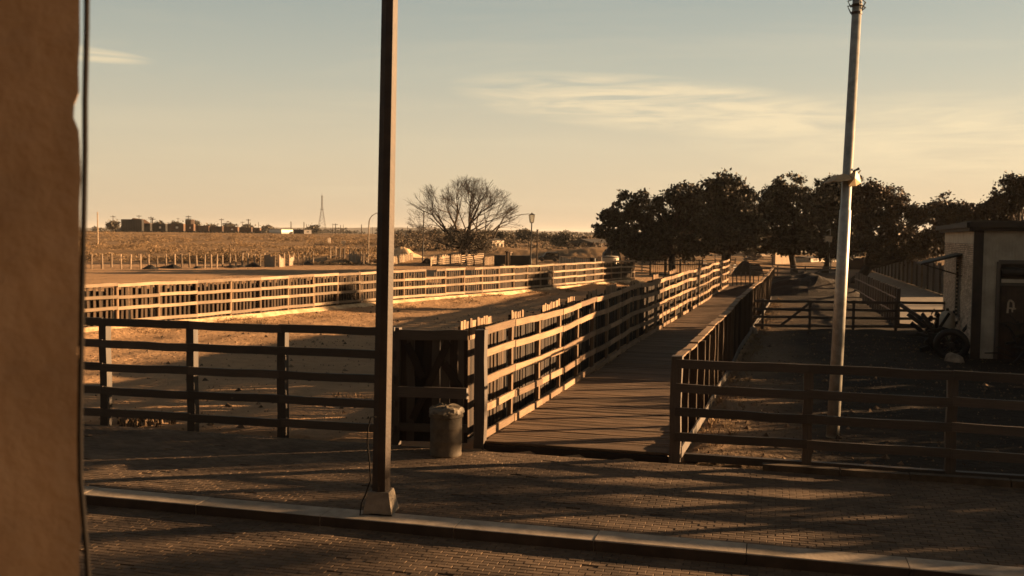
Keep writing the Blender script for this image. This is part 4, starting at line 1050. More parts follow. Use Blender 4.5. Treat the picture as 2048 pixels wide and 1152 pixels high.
# poles : px, top, distance, crossarms, radius
POL = [(195, 424, 230, 0, .16), (226, 431, 600, 1, .22), (278, 430, 600, 1, .2), (302, 433, 520, 1, .22), (305, 436, 520, 1, .35), (377, 431, 560, 2, .24), (356, 436, 900, 1, .22), (443, 437, 620, 1, .24), (447, 446, 620, 0, .18), (454, 445, 700, 0, .18), (485, 443, 800, 1, .22), (497, 438, 640, 1, .36), (517, 444, 800, 0, .24), (582, 443, 640, 0, .34),
       (608, 444, 600, 0, .3), (613, 448, 640, 0, .2), (665.5, 447, 700, 0, .22), (671, 447, 640, 1, .3), (681, 450, 700, 0, .26), (687, 449, 800, 0, .2), (723, 449, 420, 0, .22), (745, 454, 700, 0, .2), (815, 452, 700, 0, .24), (835, 454, 760, 0, .22), (870, 452, 760, 0, .2), (1102, 463, 420, 0, .26), (1111, 469, 700, 0, .2), (1153, 469, 600, 0, .24), (1167, 475, 640, 0, .2), (1105, 468, 900, 0, .2)]
desc = ['sunlit', 'slim', 'thin', 'plain', 'stout', 'tall', 'faint', 'dark', 'short']
ref = [(235, 'left of the tall goods wagon'), (300, 'above the dark wagons'), (400, 'above the boxcars'), (470, 'over the rusty boxcars'), (560, 'right of the train'), (640, 'by the white building'), (760, 'right of the lattice tower'), (880, 'left of the leafless tree'), (2000, 'right of the lantern street lamp')]
for i, (px, ty, d, arms, rr) in enumerate(POL):
    b, t = up_from(px, ty, d); wh = next(w for x, w in ref if px < x)
    knd = 'pole with two crossarms' if arms == 2 else 'crossarm pole' if arms else 'bare pole'
    same = [q for q in POL if next(w for x, w in ref if q[0] < x) == wh and q[3] == arms]
    hts = sorted(same, key=lambda q: q[1]); rank = hts.index((px, ty, d, arms, rr))
    ordn = '' if len(same) == 1 else ['tallest ', 'second tallest ', 'third tallest ', 'fourth tallest ', 'fifth tallest ', 'sixth tallest '][rank]
    root = thing('utility_pole', b, ('sunlit pale wooden pole standing in the scrub left of the tall goods wagon' if i == 0 else f'{ordn}distant {knd} {wh}'), 'pole', 'utility poles on the horizon')
    mb = MB(); mb.tube([b - Vector((0, 0, .4)), t], [rr, rr*.75], 6); part('shaft', mb, M['pale'] if i == 0 else M['bark'], root)
    for k in range(arms):
        z = t.z - .7 - 1.3*k; mb = MB(); mb.beam(Vector((t.x-1.5, t.y, z)), Vector((t.x+1.5, t.y, z)), .22, .22); part('crossarm', mb, M['bark'], root)
        for s in (-1.35, -.5, .5, 1.35): mb = MB(); mb.tube([Vector((t.x+s, t.y, z+.1)), Vector((t.x+s, t.y, z+.45))], .09, 5); part('insulator', mb, M['black'], root)
for (i, j, lab) in ((1, 3, 'thin overhead wire between the left crossarm poles'), (3, 5, 'thin overhead wire above the boxcars'), (5, 7, 'thin overhead wire over the low open wagon'), (7, 11, 'thin overhead wire over the right end of the train')):
    a, b = P(POL[i][0], POL[i][1], POL[i][2]), P(POL[j][0], POL[j][1], POL[j][2]); mb = MB(); pts = [a.lerp(b, t/8) - Vector((0, 0, 3*(1-(t/4-1)**2) + .6)) for t in range(9)]
    mb.tube(pts, .045, 3, False); solo('overhead_wire', mb, M['black'], lab, 'wire')
a, b = P(1153, 470, 420), P(1250, 452, 150); mb = MB(); mb.tube([a.lerp(b, t/10) - Vector((0, 0, 2.2*(1-(t/5-1)**2))) for t in range(11)], .022, 3, False); solo('overhead_wire', mb, M['black'], 'sagging overhead wire rising to the leftmost oak', 'wire')
# lattice tower
b, t = up_from(644, 391, 820); lt = thing('lattice_tower', b, 'tall slender steel lattice tower alone on the horizon', 'tower'); H_ = t.z-b.z
def hw(z): return .45 + 2.9*max(0, 1-z/(H_*.66))*.95 + .35*(1-z/H_)
lv = [0, .12, .23, .33, .42, .50, .58, .65, .71, .77, .83, .88, .93, 1.0]
for sx, sy in ((-1, -1), (1, -1), (1, 1), (-1, 1)):
    mb = MB(); mb.tube([b + Vector((sx*hw(H_*q), sy*hw(H_*q), H_*q)) for q in lv], .11, 4); part('leg', mb, M['rust'], lt)
mb = MB()
for q0_, q1_ in zip(lv, lv[1:]):
    for s in ((-1, -1, 1, -1), (1, -1, 1, 1), (1, 1, -1, 1), (-1, 1, -1, -1)):
        a_ = b + Vector((s[0]*hw(H_*q0_), s[1]*hw(H_*q0_), H_*q0_)); c_ = b + Vector((s[2]*hw(H_*q1_), s[3]*hw(H_*q1_), H_*q1_))
        a2 = b + Vector((s[2]*hw(H_*q0_), s[3]*hw(H_*q0_), H_*q0_)); c2_ = b + Vector((s[0]*hw(H_*q1_), s[1]*hw(H_*q1_), H_*q1_))
        mb.tube([a_, c_], .045, 3, False); mb.tube([a2, c2_], .045, 3, False); mb.tube([c_, c2_], .045, 3, False)
part('bracing', mb, M['rust'], lt, kind='stuff')
mb = MB(); mb.beam(b + Vector((-1.6, 0, H_*.64)), b + Vector((1.6, 0, H_*.64)), .5, .35); part('platform', mb, M['rust'], lt)
mb = MB(); mb.tube([t, t + Vector((0, 0, 2))], .08, 4); part('mast', mb, M['rust'], lt)
# small far buildings
def house(label, px0, px1, ty, d, depth, wall, roofm, gable=0.0, win=0, side=None, name='building', cat='building', grp=None):
    a, ta = up_from(px0, ty, d); b, tb = up_from(px1, ty, d + 1.1*(px1-px0)*d/F_PX); b.z = a.z; h = ta.z - a.z; ax = b-a; L = ax.length; dx = ax.normalized(); dy = Vector((-dx.y, dx.x, 0)); zb = min(a.z, b.z); depth *= .6
    mid = Vector(((a.x+b.x)/2, (a.y+b.y)/2, zb)) + dy*depth/2
    root = thing(name, mid, label, cat, grp); he = h*(1-gable)
    mb = MB(); mb.box(mid + Vector((0, 0, he/2)), dx*L, dy*depth, Vector((0, 0, he))); part('wall', mb, M[wall], root)
    mb = MB()
    if gable:
        v = [mid + dx*sx*(L/2+.2) + dy*sy*(depth/2+.2) + Vector((0, 0, he)) for sx, sy in ((-1, -1), (1, -1), (1, 1), (-1, 1))] + [mid + dx*sx*(L/2+.2) + Vector((0, 0, h)) for sx in (-1, 1)]
        mb.add(v, [(0, 1, 5, 4), (2, 3, 4, 5), (0, 4, 3), (1, 2, 5), (0, 3, 2, 1)])
    else: mb.box(mid + Vector((0, 0, h+.1)), dx*(L+.3), dy*(depth+.3), Vector((0, 0, .2)))
    part('roof', mb, M[roofm], root)
    for k in range(win):
        u = (k+.5)/win - .5; mb = MB(); mb.box(mid + dx*u*L - dy*(depth/2) + Vector((0, 0, he*.55)), dx*min(1.4, L/win*.45), dy*.06, Vector((0, 0, he*.3))); part('window', mb, M['glass'], root)
    return root
house('bright white flat-roofed building right of the railway wagons', 563, 586, 459, 520, 16, 'white', 'roof', 0, 0)
house('low white wall-like building joined to the white building', 586, 603, 464, 525, 5, 'white', 'roof', 0, 0)
house('small dark square shed with a sunlit end right of the white building', 608, 623, 460, 500, 13, 'rust', 'roof', 0, 1)
house('pale farm building half hidden behind the leafless tree', 875, 890, 469, 330, 12, 'offwhite', 'roof', .25, 2)
house('ochre building with dark openings right of the leafless tree trunk', 984, 1008, 476, 210, 9, 'offwhite', 'roof', .18, 3)
house('tiny white house left of the black pole', 820, 828, 468, 420, 8, 'white', 'roof', .3, 1)
house('tiny pale hut beside the tiny white house', 853, 862, 478, 360, 8, 'offwhite', 'roof', .3, 0)
house('pale upright slab-like hut behind the railings near the tent', 1176, 1190, 496, 190, 2, 'pale', 'roof', 0, 0)
house('brown gabled house left of the oak trees', 1190, 1262, 478, 250, 16, 'railcar', 'roof', .5, 3)
house('pale building with columns seen under the tallest oak', 1368, 1392, 492, 200, 9, 'offwhite', 'roof', .2, 3)
house('light cream house just left of the thick oak trunk', 1396, 1442, 489, 230, 12, 'offwhite', 'roof', .25, 5)
house('sunlit pale panelled wall building left of the rear oak trunk', 1551, 1584, 505, 150, 1.2, 'pale', 'roof', 0, 0)
house('grey low building behind the galvanised pole', 1622, 1676, 513, 160, 7, 'offwhite', 'roof', .3, 3)
house('pale low building with a light roof under the oaks', 1492, 1545, 503, 190, 9, 'pale', 'offwhite', .4, 3)
house('squat brown brick store at the head of the lane', 1738, 1755, 520, 125, 5, 'railcar', 'roof', 0, 1)
# white rubble blocks in the scrub
for (px, py, w, h, lab) in ((640, 494, 20, 3, 'low pale concrete slab lying in the scrub'), (658, 492, 5, 11, 'upright pale concrete stub at the end of the slab'), (687, 493, 8, 8, 'small broken pale block right of the concrete slab'), (815, 490, 8, 9, 'white block in the grass between the two posts'), (829, 490, 6, 5, 'smaller white block beside a dark lump in the grass')):
    d = 4*F_PX/(py-466+.01) * .86; c = P(px, py, d); c.z = hgt(c.x, c.y); k = d/F_PX
    mb = MB(); mb.box(c + Vector((0, 0, h*k/2)), (w*k, .3, 0), (-.2, 1.4, 0), (0.05, 0, h*k)); solo('concrete_block', mb, M['offwhite'], lab, 'block')
# ridge on the horizon
mb = MB(); vs = []; NXR = 160
for i in range(NXR+1):
    px = -100 + 2300*i/NXR; top = 455.5 + 9*smooth(600, 1100, px) + 4*smooth(1100, 2000, px) - 5*math.exp(-((px-900)/180)**2) + 2.5*noise.noise(Vector((px*.012, 0, 0))) + 1.0*noise.noise(Vector((px*.07, 3, 0)))
    p = P(px, top, 3200); vs += [(p.x*.8, p.y*.8, -5), (p.x*.93, p.y*.93, p.z*.6), (p.x, p.y, p.z), (p.x*1.15, p.y*1.15, p.z*.4)]
mb.add(vs, [(i*4+k, (i+1)*4+k, (i+1)*4+k+1, i*4+k+1) for i in range(NXR) for k in range(3)])
setting('hills', mb, M['ridge'], True)
# far line of trees as one mass
r_ = np.random.default_rng(3); mb = MB(); tl = thing('distant_woods', Vector((0, 1100, 3)), 'thin grey band of far woods along the horizon', 'woods', kind='stuff')
bl = []
for i in range(330):
    px = r_.uniform(120, 1900); d = r_.uniform(900, 1500); p = P(px, 463, d); z = hgt(p.x, p.y); s = r_.uniform(1.5, 4.5); bl.append((Vector((p.x, p.y, z+s*.55)), s*1.7, s*.75))
foliage('foliage', bl, M['bush'], tl, 42000, .8, 1.0, 77)['kind'] = 'stuff'
# middle-distance dark scrub belt behind the leafless tree
tl = thing('scrub_belt', Vector((10, 220, 0)), 'belt of dark scrub behind the leafless tree and the pale ruins', 'scrub', kind='stuff'); bl = []
for i in range(260):
    px = r_.uniform(780, 1290); d = r_.uniform(200, 420); p = P(px, 463, d); z = hgt(p.x, p.y); s = r_.uniform(.5, 1.7)*(1.4 if px < 1000 else .9); bl.append((Vector((p.x, p.y, z+s*.5)), s*1.7, s*.8))
foliage('foliage', bl, M['scrubdark'], tl, 26000, .22, .5, 78)['kind'] = 'stuff'

# dry grass and low scrub in the rough field
def tufts(name, pts, hmin, hmax, nb, mat, label, wide=.5, seed=1):
    r = np.random.default_rng(seed); pts = np.array(pts); n = len(pts); 
    H1 = r.uniform(hmin, hmax, n)
    t = r.uniform(0, 2*np.pi, (n, nb)); lean = r.uniform(.05, .95, (n, nb)); hh = H1[:, None]*r.uniform(.45, 1, (n, nb))
    r0 = r.uniform(0, .35, (n, nb))*H1[:, None]
    bx = pts[:, None, 0] + np.cos(t)*r0; by = pts[:, None, 1] + np.sin(t)*r0; bz = np.repeat(pts[:, None, 2], nb, 1)
    tx = bx + np.cos(t)*lean*hh*wide; ty = by + np.sin(t)*lean*hh*wide; tz = bz + hh
    w = hh*r.uniform(.03, .08, (n, nb)); wa = r.uniform(0, 2*np.pi, (n, nb))
    v = np.stack([np.stack([bx-np.cos(wa)*w, by-np.sin(wa)*w, bz-.05], -1), np.stack([bx+np.cos(wa)*w, by+np.sin(wa)*w, bz-.05], -1), np.stack([tx+np.cos(wa)*w*.5, ty+np.sin(wa)*w*.5, tz*.75+bz*.25], -1), np.stack([tx, ty, tz], -1)], 2).reshape(-1, 3)
    c = pts.mean(0); v -= c; k = n*nb
    me = bpy.data.meshes.new(name); me.vertices.add(len(v)); me.vertices.foreach_set('co', v.ravel()); me.loops.add(k*4); me.loops.foreach_set('vertex_index', np.arange(k*4))
    me.polygons.add(k); me.polygons.foreach_set('loop_start', np.arange(k)*4); me.polygons.foreach_set('loop_total', np.full(k, 4)); me.materials.append(mat); me.update(calc_edges=True)
    o = link(name, me); o.location = c; o['kind'] = 'stuff'; o['label'] = label; o['category'] = 'grass' if 'grass' in name else 'scrub'; return o
pts = []
r_ = random.Random(5)
while len(pts) < 15000:
    d = 125 + 330*r_.random()**1.25; px = r_.uniform(-420, 1250) ; p = P(px, 463, d)
    if px > 780 and d < 175 : continue
    if px > 1000 and d > 260: continue
    n = noise.noise(Vector((p.x*.045, p.y*.03, 0)))
    if n < .0 + .1*r_.random(): continue
    pts.append((p.x, p.y, hgt(p.x, p.y)))
tufts('dry_grass', pts, .10, .38, 18, M['straw'], 'golden dry grass and scrub covering the rough field beyond the posts', 2.1, 4)
pts = []
while len(pts) < 900:
    d = 128 + 230*r_.random()**1.2; px = r_.uniform(60, 780); p = P(px, 463, d)
    n = noise.noise(Vector((p.x*.06+9, p.y*.05, 0)))
    if n < .06: continue
    pts.append((p.x, p.y, hgt(p.x, p.y)))
tl = thing('scrub_bushes', Vector((-60, 200, 1)), 'rounded golden scrub bushes scattered through the rough field', 'scrub', kind='stuff')
bl = []
for x, y, z in pts:
    q = r_.uniform(.4, 1.0)*(1.7 if r_.random() < .12 else 1); bl.append((Vector((x, y, z + q*.45)), q*r_.uniform(1.0, 1.7), q*.6))
foliage('scrub', bl, M['tumble'], tl, 80000, .10, .30, 79)['kind'] = 'stuff'
# short weeds: arena bank, pen edges
pts = []
while len(pts) < 2300:
    k = r_.random()
    if k < .4:
        p = sm[r_.randrange(len(sm))] + Vector((r_.uniform(-.2, 1.6)*1.0, r_.uniform(-2.0, .3), 0))
        if noise.noise(Vector((p.x*.3, p.y*.3, 3))) < .05: continue
    elif k < .8: 
        al = r_.uniform(4, 60); p = WP(al, -r_.uniform(.9, 5.0)**1.0 - .3*abs(r_.gauss(0, 1)))
        if noise.noise(Vector((p.x*.25, p.y*.2, 8))) < .08: continue
    else:
        al = r_.uniform(1.5, 50); p = WP(al, WK_W + r_.uniform(.2, .9))
        if r_.random() < .6: continue
    pts.append((p.x, p.y, hgt(p.x, p.y)))
tufts('weed_grass', pts, .05, .16, 12, M['straw'], 'short dry weeds growing in patches on the bare dirt', 1.2, 9)
# loose clods and straw bits on the dirt
mb = MB()
for i in range(12000):
    if r_.random() < .45: p = WP(r_.uniform(-.5, 26), WK_W + .3 + r_.random()*13)
    else: p = WP(r_.uniform(-1, 45), -.8 - r_.random()*24)
    if (p - K).dot(N_) < 4.9: continue
    s = r_.uniform(.012, .045)*(1 + (r_.random() < .07)*1.6); z = hgt(p.x, p.y)
    a = r_.uniform(0, 6.28); ca_, sa_ = math.cos(a)*s, math.sin(a)*s
    mb.add([(p.x-ca_, p.y-sa_, z-.01), (p.x+sa_*.8, p.y-ca_*.8, z-.01), (p.x+ca_, p.y+sa_, z-.01), (p.x-sa_*.8, p.y+ca_*.8, z-.01), (p.x+.2*ca_, p.y, z+s*.8)], [(0, 1, 4), (1, 2, 4), (2, 3, 4), (3, 0, 4)])
solo('dirt_clods', mb, M['rubble'], 'loose clods and bits of dung scattered over the dirt of arena and pens', 'clods', kind='stuff')

M['lampglass'] = bpy.data.materials.new('lantern_glass'); M['lampglass'].use_nodes = True; _nt = M['lampglass'].node_tree; _nt.nodes.clear()
_o = _nt.nodes.new('ShaderNodeOutputMaterial'); _m = _nt.nodes.new('ShaderNodeMixShader'); _t = _nt.nodes.new('ShaderNodeBsdfTransparent'); _g = _nt.nodes.new('ShaderNodeBsdfGlossy')
_t.inputs[0].default_value = (.86,.8,.7,1); _g.inputs['Roughness'].default_value = .2; _m.inputs[0].default_value = .15
_nt.links.new(_t.outputs[0], _m.inputs[1]); _nt.links.new(_g.outputs[0], _m.inputs[2]); _nt.links.new(_m.outputs[0], _o.inputs[0])
# ------------------------------------------------------------------ post row at the edge of the scrub
PR = [(183, 536), (204, 536), (223, 533), (243, 536), (261, 536), (281, 536), (298, 535), (315, 535), (333, 535), (349, 535), (364, 533), (379, 533), (393, 534), (409, 535), (422, 534), (433, 533), (445, 532), (460, 532), (472, 532), (484, 532), (496, 531), (508, 531), (520, 531), (530, 531), (550, 533), (558, 533), (568, 532), (578, 530), (588, 529), (597, 529), (606, 529), (613, 528), (619, 528), (626, 527)]
def post_row(label, seq, top, sheets):
    root = thing('post_fence', gbase(*seq[0]), label, 'fence'); ps = []
    for px, py in seq:
        b = gbase(px, py+1); h = R.uniform(1.35, 1.62); ps.append(b)
        plank('post', 'round_pale', root, b - Vector((0, 0, .2)), b + Vector((R.uniform(-.08, .08), 0, h)), .2+R.uniform(-.03, .06), .2)
    for h in (.5, 1.2):
        mb = MB(); mb.tube([p + Vector((0, -.09, h)) for p in ps], .012, 3, False); part('wire', mb, M['black'], root)
    for (i, j) in sheets:
        a, b = ps[i], ps[j]; mb = MB(); n = 6; v = []
        for k in range(n+1):
            q = a.lerp(b, k/n) + Vector((0, -.14 + R.uniform(-.05, .05), 0)); v += [q + Vector((0, 0, -.05)), q + Vector((0, 0, R.uniform(.8, 1.45)))]
        mb.add(v, [(k*2, k*2+2, k*2+3, k*2+1) for k in range(n)]); mb.add([q + Vector((0, .02, 0)) for q in v], [(k*2, k*2+1, k*2+3, k*2+2) for k in range(n)])
        part('sheet', mb, M['rock'], root)
post_row('long row of pale wooden posts strung with wire along the scrub', PR, 512, ((23, 24), (25, 26), (27, 28)))
post_row('shorter row of pale leaning posts and boards just left of the curved street lamp', [(661, 523), (671, 523), (679, 524), (688, 524), (699, 525), (708, 526), (714, 527), (721, 527), (727, 528), (733, 527)], 505, ((4, 5), (5, 7)))
# dumped dark scraps under the long post row
mb = MB()
for (px, py) in ((330, 533), (345, 534), (395, 534), (462, 533), (480, 532), (505, 531), (615, 527), (300, 536)):
    c = gbase(px, py+2); mound(mb, c, R.uniform(.7, 1.3), .7, R.uniform(.25, .5), 10, 4, px)
solo('dumped_rags', mb, M['dark_cloth'], 'dark dumped rubbish lying at the foot of the long post row', 'rubbish', kind='stuff')
# curved street lamp
b = gbase(736, 529); t = P(738, 445, b.y); sl_ = thing('street_lamp', b, 'slim pale street lamp with a curved arm, left of the brown post', 'street lamp')
k_ = b.y/F_PX; pts = [b, t] + [t + Vector((1.35*(1-math.cos(a)), 0, 1.25*math.sin(a))) for a in (.4, .8, 1.2, 1.57)] + [t + Vector((2.0, 0, 1.27))]
mb = MB(); mb.tube(pts, [.085, .07, .06, .055, .05, .05, .045], 8); part('pole', mb, M['offwhite'], sl_, True)
mb = MB(); e = t + Vector((2.2, 0, 1.22)); mb.tube([e - Vector((.3, 0, -.05)), e, e + Vector((.4, 0, -.04))], [.06, .13, .05], 8); part('lamp_head', mb, M['galv'], sl_, True)
mb = MB(); c = gbase(745, 529); mound(mb, c, 1.6, .8, .28, 14, 4, 9); solo('stone', mb, M['footing'], 'long pale slab at the foot of the curved street lamp', 'slab')
# black pole, thin posts
def simple_pole(name, label, px, ty, by, r, mat, cap=None, cat='pole', lean=0):
    b = gbase(px, by); t = P(px+lean, ty, b.y); root = thing(name, b, label, cat); mb = MB(); mb.tube([b - Vector((0, 0, .2)), t], [r, r*.8], 8); part('shaft', mb, M[mat], root)
    mb = MB(); mb.tube([t, t + Vector((0, 0, .12))], [r*1.5, r*1.5], 8); part('cap', mb, M[cap or mat], root); return root, b, t
simple_pole('steel_pole', 'black slightly leaning pole left of the leafless tree', 845, 424, 524, .10, 'black', lean=3)
simple_pole('steel_pole', 'thin dark pole with a pale lower half right of the lantern street lamp', 1073, 461, 538, .085, 'bark', lean=2)
r1, b, t = simple_pole('box_pole', 'thin pole carrying a small dark box against the sky at the leftmost oak', 1222, 415, 532, .06, 'bark', lean=4)
mb = MB(); mb.tube([t, t + Vector((0, 0, .12)), t + Vector((0, 0, .6)), t + Vector((0, 0, .68))], [.12, .19, .19, .1], 10); part('box', mb, M['bark'], r1)
simple_pole('steel_pole', 'short pale post under the leftmost oak foliage', 1203, 488, 515, .09, 'offwhite')
# lantern street lamp
b = gbase(1061, 534); lm = thing('lantern_lamp', b, 'old-fashioned street lamp with a tapered glass lantern right of the leafless tree', 'street lamp')
t = P(1063.5, 446, b.y); mb = MB(); mb.tube([b - Vector((0, 0, .2)), b + Vector((0, 0, .9)), b + Vector((0, 0, .95)), t], [.15, .14, .09, .075], 10); part('pole', mb, M['black'], lm, True)
rb, rt_, hl = .28, .43, 1.0
for k in range(4):
    a = math.pi/4 + k*math.pi/2 + .2; q0_ = t + Vector((math.cos(a)*rb, math.sin(a)*rb, .08)); q1_ = t + Vector((math.cos(a)*rt_, math.sin(a)*rt_, hl)); mb = MB(); mb.tube([q0_, q1_], .03, 4); part('lantern_bar', mb, M['black'], lm)
    a2 = a + math.pi/2; q2 = t + Vector((math.cos(a2)*rb, math.sin(a2)*rb, .08)); q3 = t + Vector((math.cos(a2)*rt_, math.sin(a2)*rt_, hl)); mb = MB(); mb.add([q0_, q2, q3, q1_], [(0, 1, 2, 3)]); part('lantern_pane', mb, M['lampglass'] if 'lampglass' in M else M['offwhite'], lm)
mb = MB(); prism(mb, t + Vector((0, 0, hl)), t + Vector((0, 0, hl+.22)), .52, .08, 4, .2+math.pi/4-math.pi/4); part('lantern_roof', mb, M['black'], lm)
mb = MB(); prism(mb, t, t + Vector((0, 0, .08)), .2, .3, 4, .2); part('lantern_base', mb, M['black'], lm)
mb = MB(); mb.tube([t + Vector((0, 0, hl+.2)), t + Vector((0, 0, hl+.36))], [.05, .02], 6); part('finial', mb, M['black'], lm)
# birdhouse-like box lamp under the oaks
b = gbase(1659, 552); bx = thing('box_lamp', b, 'pale box lantern on a thin hooked pole in front of the dark oaks', 'lamp')
t = P(1661, 459, b.y); mb = MB(); mb.tube([b, P(1659, 490, b.y), P(1661, 470, b.y), t], .03, 6); part('pole', mb, M['galv'], bx)
mb = MB(); c = P(1655, 478.5, b.y-.1); w = 8.0/F_PX*b.y; prism(mb, c - Vector((0, 0, w*.75)), c + Vector((0, 0, w*.75)), w*1.1, w*1.25, 4, .1); part('box', mb, M['offwhite'], bx)
mb = MB(); prism(mb, c + Vector((0, 0, w*.75)), c + Vector((0, 0, w*1.0)), w*1.4, w*.9, 4, .1); part('lid', mb, M['black'], bx)
mb = MB(); mb.tube([t, t + Vector((-.25, 0, -.05)), t + Vector((-.45, 0, -.2))], .03, 5); part('hook', mb, M['galv'], bx)
# sign board with a dark emblem
b = gbase(1292, 532); sg = thing('sign_board', b, 'tall grey sign board with a dark round emblem under the left oaks', 'sign')
a_, c_ = P(1285, 479, b.y), P(1302, 516, b.y); w = c_.x-a_.x; h = a_.z-c_.z; ctr = (a_+c_)/2
mb = MB(); mb.box(ctr, (w, -.1, 0), (0, .06, 0), (0, 0, h)); part('board', mb, M['galv'], sg)
for s in (-.46, .46): mb = MB(); mb.tube([Vector((ctr.x+s*w, b.y+.05, b.z)), Vector((ctr.x+s*w, b.y+.05, a_.z+.05))], .05, 6); part('post', mb, M['pale'], sg)
mb = MB(); n = 16; rr = w*.27; cc = ctr + Vector((0, -.06, -h*.1))
for k in range(n):
    if k in (2, 3): continue
    a0, a1 = 2*math.pi*k/n, 2*math.pi*(k+1)/n; mb.add([cc + Vector((math.cos(a0)*rr, 0, math.sin(a0)*rr)), cc + Vector((math.cos(a1)*rr, 0, math.sin(a1)*rr)), cc + Vector((math.cos(a1)*rr*.55, 0, math.sin(a1)*rr*.55)), cc + Vector((math.cos(a0)*rr*.55, 0, math.sin(a0)*rr*.55))], [(0, 1, 2, 3)])
mb.beam(cc + Vector((rr*.9, 0, rr*.5)), cc + Vector((-rr*.2, 0, -.05)), .02, rr*.3); part('emblem', mb, M['black'], sg)

# ------------------------------------------------------------------ fences, tanks and bits in the middle distance
gy1 = [gbase(x, y) for x, y in ((862, 532), (880, 530), (900, 528), (925, 525))]
def slat_fence(name, label, ps, h, mat, w=.22, gap=.05, cat='fence', jit=.15, top=None):
    root = thing(name, ps[0], label, cat); 
    for a, b in zip(ps, ps[1:]):
        L = (b-a).length; dx = (b-a)/L; nn = Vector((dx.y, -dx.x, 0)); x = 0
        while x < L:
            p = a + dx*x; plank('slat', mat, root, p, p + dx*R.uniform(-.08, .08) + Vector((0, 0, h+R.uniform(-jit, jit))), w*R.uniform(.7, 1.2), .03, up=tuple(nn)); x += w+gap
        for hh in (h*.25, h*.8): plank('rail', mat, root, a + nn*-.05 + Vector((0, 0, hh)), b + nn*-.05 + Vector((0, 0, hh)), .04, .08)
    return root
slat_fence('slat_fence', 'pale leaning slat fence left of the leafless tree trunk', gy1, 1.15, 'pale', .26, .03)
slat_fence('slat_fence', 'pale low slats under the dark mound left of the black pole', [gbase(x, y) for x, y in ((786, 529), (800, 527), (826, 523))], 1.0, 'pale', .2, .12)
rail_fence('white_rail_fence', 'short bright rail fence of six bars beside the leafless tree trunk', [gbase(x, y) for x, y in ((922, 532), (943, 529), (966, 526))], (1.35, 1.1, .85, .6, .35, .12), 1.4, mk='pale', pw=.12, rh=.1)
slat_fence('slat_fence', 'pale picket fence between the white rail fence and the dark containers', [gbase(x, y) for x, y in ((966, 531), (982, 528), (992, 526))], 1.1, 'pale', .10, .12, jit=.04)
for (x0, x1, ty, by, lab) in ((989, 1010, 511, 531, 'dark upright container left of the pale post'), (1021, 1059, 512, 532, 'dark open water trough container left of the lantern lamp')):
    b = gbase((x0+x1)/2, by); k = b.y/F_PX; w, h = (x1-x0)*k, (by-ty)*k; root = thing('container', b, lab, 'container')
    t_ = .08
    for (ox, oy, sx_, sy_) in ((0, -.7, w, t_), (0, .7, w, t_), (-w/2, 0, t_, 1.32), (w/2, 0, t_, 1.32)): mb = MB(); mb.box(b + Vector((ox, oy, h/2)), (sx_, 0, 0), (0, sy_, 0), (0, 0, h)); part('side_panel', mb, M['dark_cloth'], root)
    for q in range(int(w/.5)+1): mb = MB(); mb.box(b + Vector((-w/2+q*.5, -.76, h/2)), (.07, 0, 0), (0, .05, 0), (0, 0, h)); part('rib', mb, M['black'], root)
    mb = MB(); mb.box(b + Vector((0, -.05, h+.03)), (w+.15, 0, 0), (0, 1.5, 0), (0, 0, .07)); part('lid', mb, M['dark_cloth'], root)
rt0, b, t = simple_pole('gate_post', 'stout dark post between the two dark containers', 1013.5, 504, 531, .16, 'bark', cat='post')
rt0, b, t = simple_pole('gate_post', 'stout pale sunlit post between the two dark containers', 1020, 506, 531, .2, 'pale', cat='post')
mb = MB(); c = gbase(1005, 537); mound(mb, c, .75, .5, .55, 12, 5, 3, 0, .8); solo('straw_clump', mb, M['straw'], 'small tawny clump on the ground before the dark container', 'clump')
mb = MB(); c = gbase(888, 532); mound(mb, c, 5.5, .5, .25, 20, 4, 5); mound(mb, gbase(855, 527), 1.2, .7, .8, 14, 5, 12); solo('dark_bank', mb, M['manure'], 'dark bank of earth with a shrubby lump at the foot of the black pole', 'bank')
# mound culvert
mb = MB(); c = gbase(802, 521); mound(mb, c + Vector((0, 1.2, 0)), 3.4, 1.6, 1.5, 22, 7, 6); solo('earth_mound', mb, M['footing'], 'rounded earth mound just right of the brown post', 'mound')
# parked dark van
def van(name, label, px0, px1, by, cat):
    b = gbase((px0+px1)/2, by); b.z += .12; k = b.y/F_PX; L = (px1-px0)*k; root = thing(name, b, label, cat); s = L/4.0; H0 = 1.95*s*.95
    prof = [(-2.0, .45), (-2.02, .85), (-1.75, 1.02), (-1.05, 1.10), (-.55, 1.78), (-.35, 1.88), (1.85, 1.92), (2.0, 1.8), (2.02, .4), (1.75, .35), (1.7, .62), (1.45, .8), (1.1, .8), (.85, .6), (.8, .35), (-.9, .35), (-.95, .6), (-1.15, .78), (-1.5, .78), (-1.7, .6), (-1.75, .4)]
    vs = [b + Vector((x*s, y*s*1.0, z*s)) for y in (-.85, .85) for x, z in prof]; n = len(prof); mb = MB(); mb.add(vs, [tuple(range(n)), tuple(range(2*n-1, n-1, -1))] + [(i, i+n, (i+1) % n+n, (i+1) % n) for i in range(n)])
    part('body', mb, M['hide'], root)
    for x in (-1.32, 1.27):
        for y in (-.78, .78): mb = MB(); mb.tube([b + Vector((x*s, (y-.1)*s, .34*s)), b + Vector((x*s, (y+.1)*s, .34*s))], .34*s, 14); part('wheel', mb, M['black'], root)
    for x0, x1 in ((-.5, .1), (.2, 1.0), (1.1, 1.8)): mb = MB(); mb.box(b + Vector(((x0+x1)/2*s, -.86*s, 1.45*s)), ((x1-x0)*s, 0, 0), (0, .02, 0), (0, 0, .45*s)); part('window', mb, M['glass'], root)
    return root
van('parked_van', 'black boxy off-road vehicle facing left beyond the arena fence', 1077, 1117, 524, 'van')
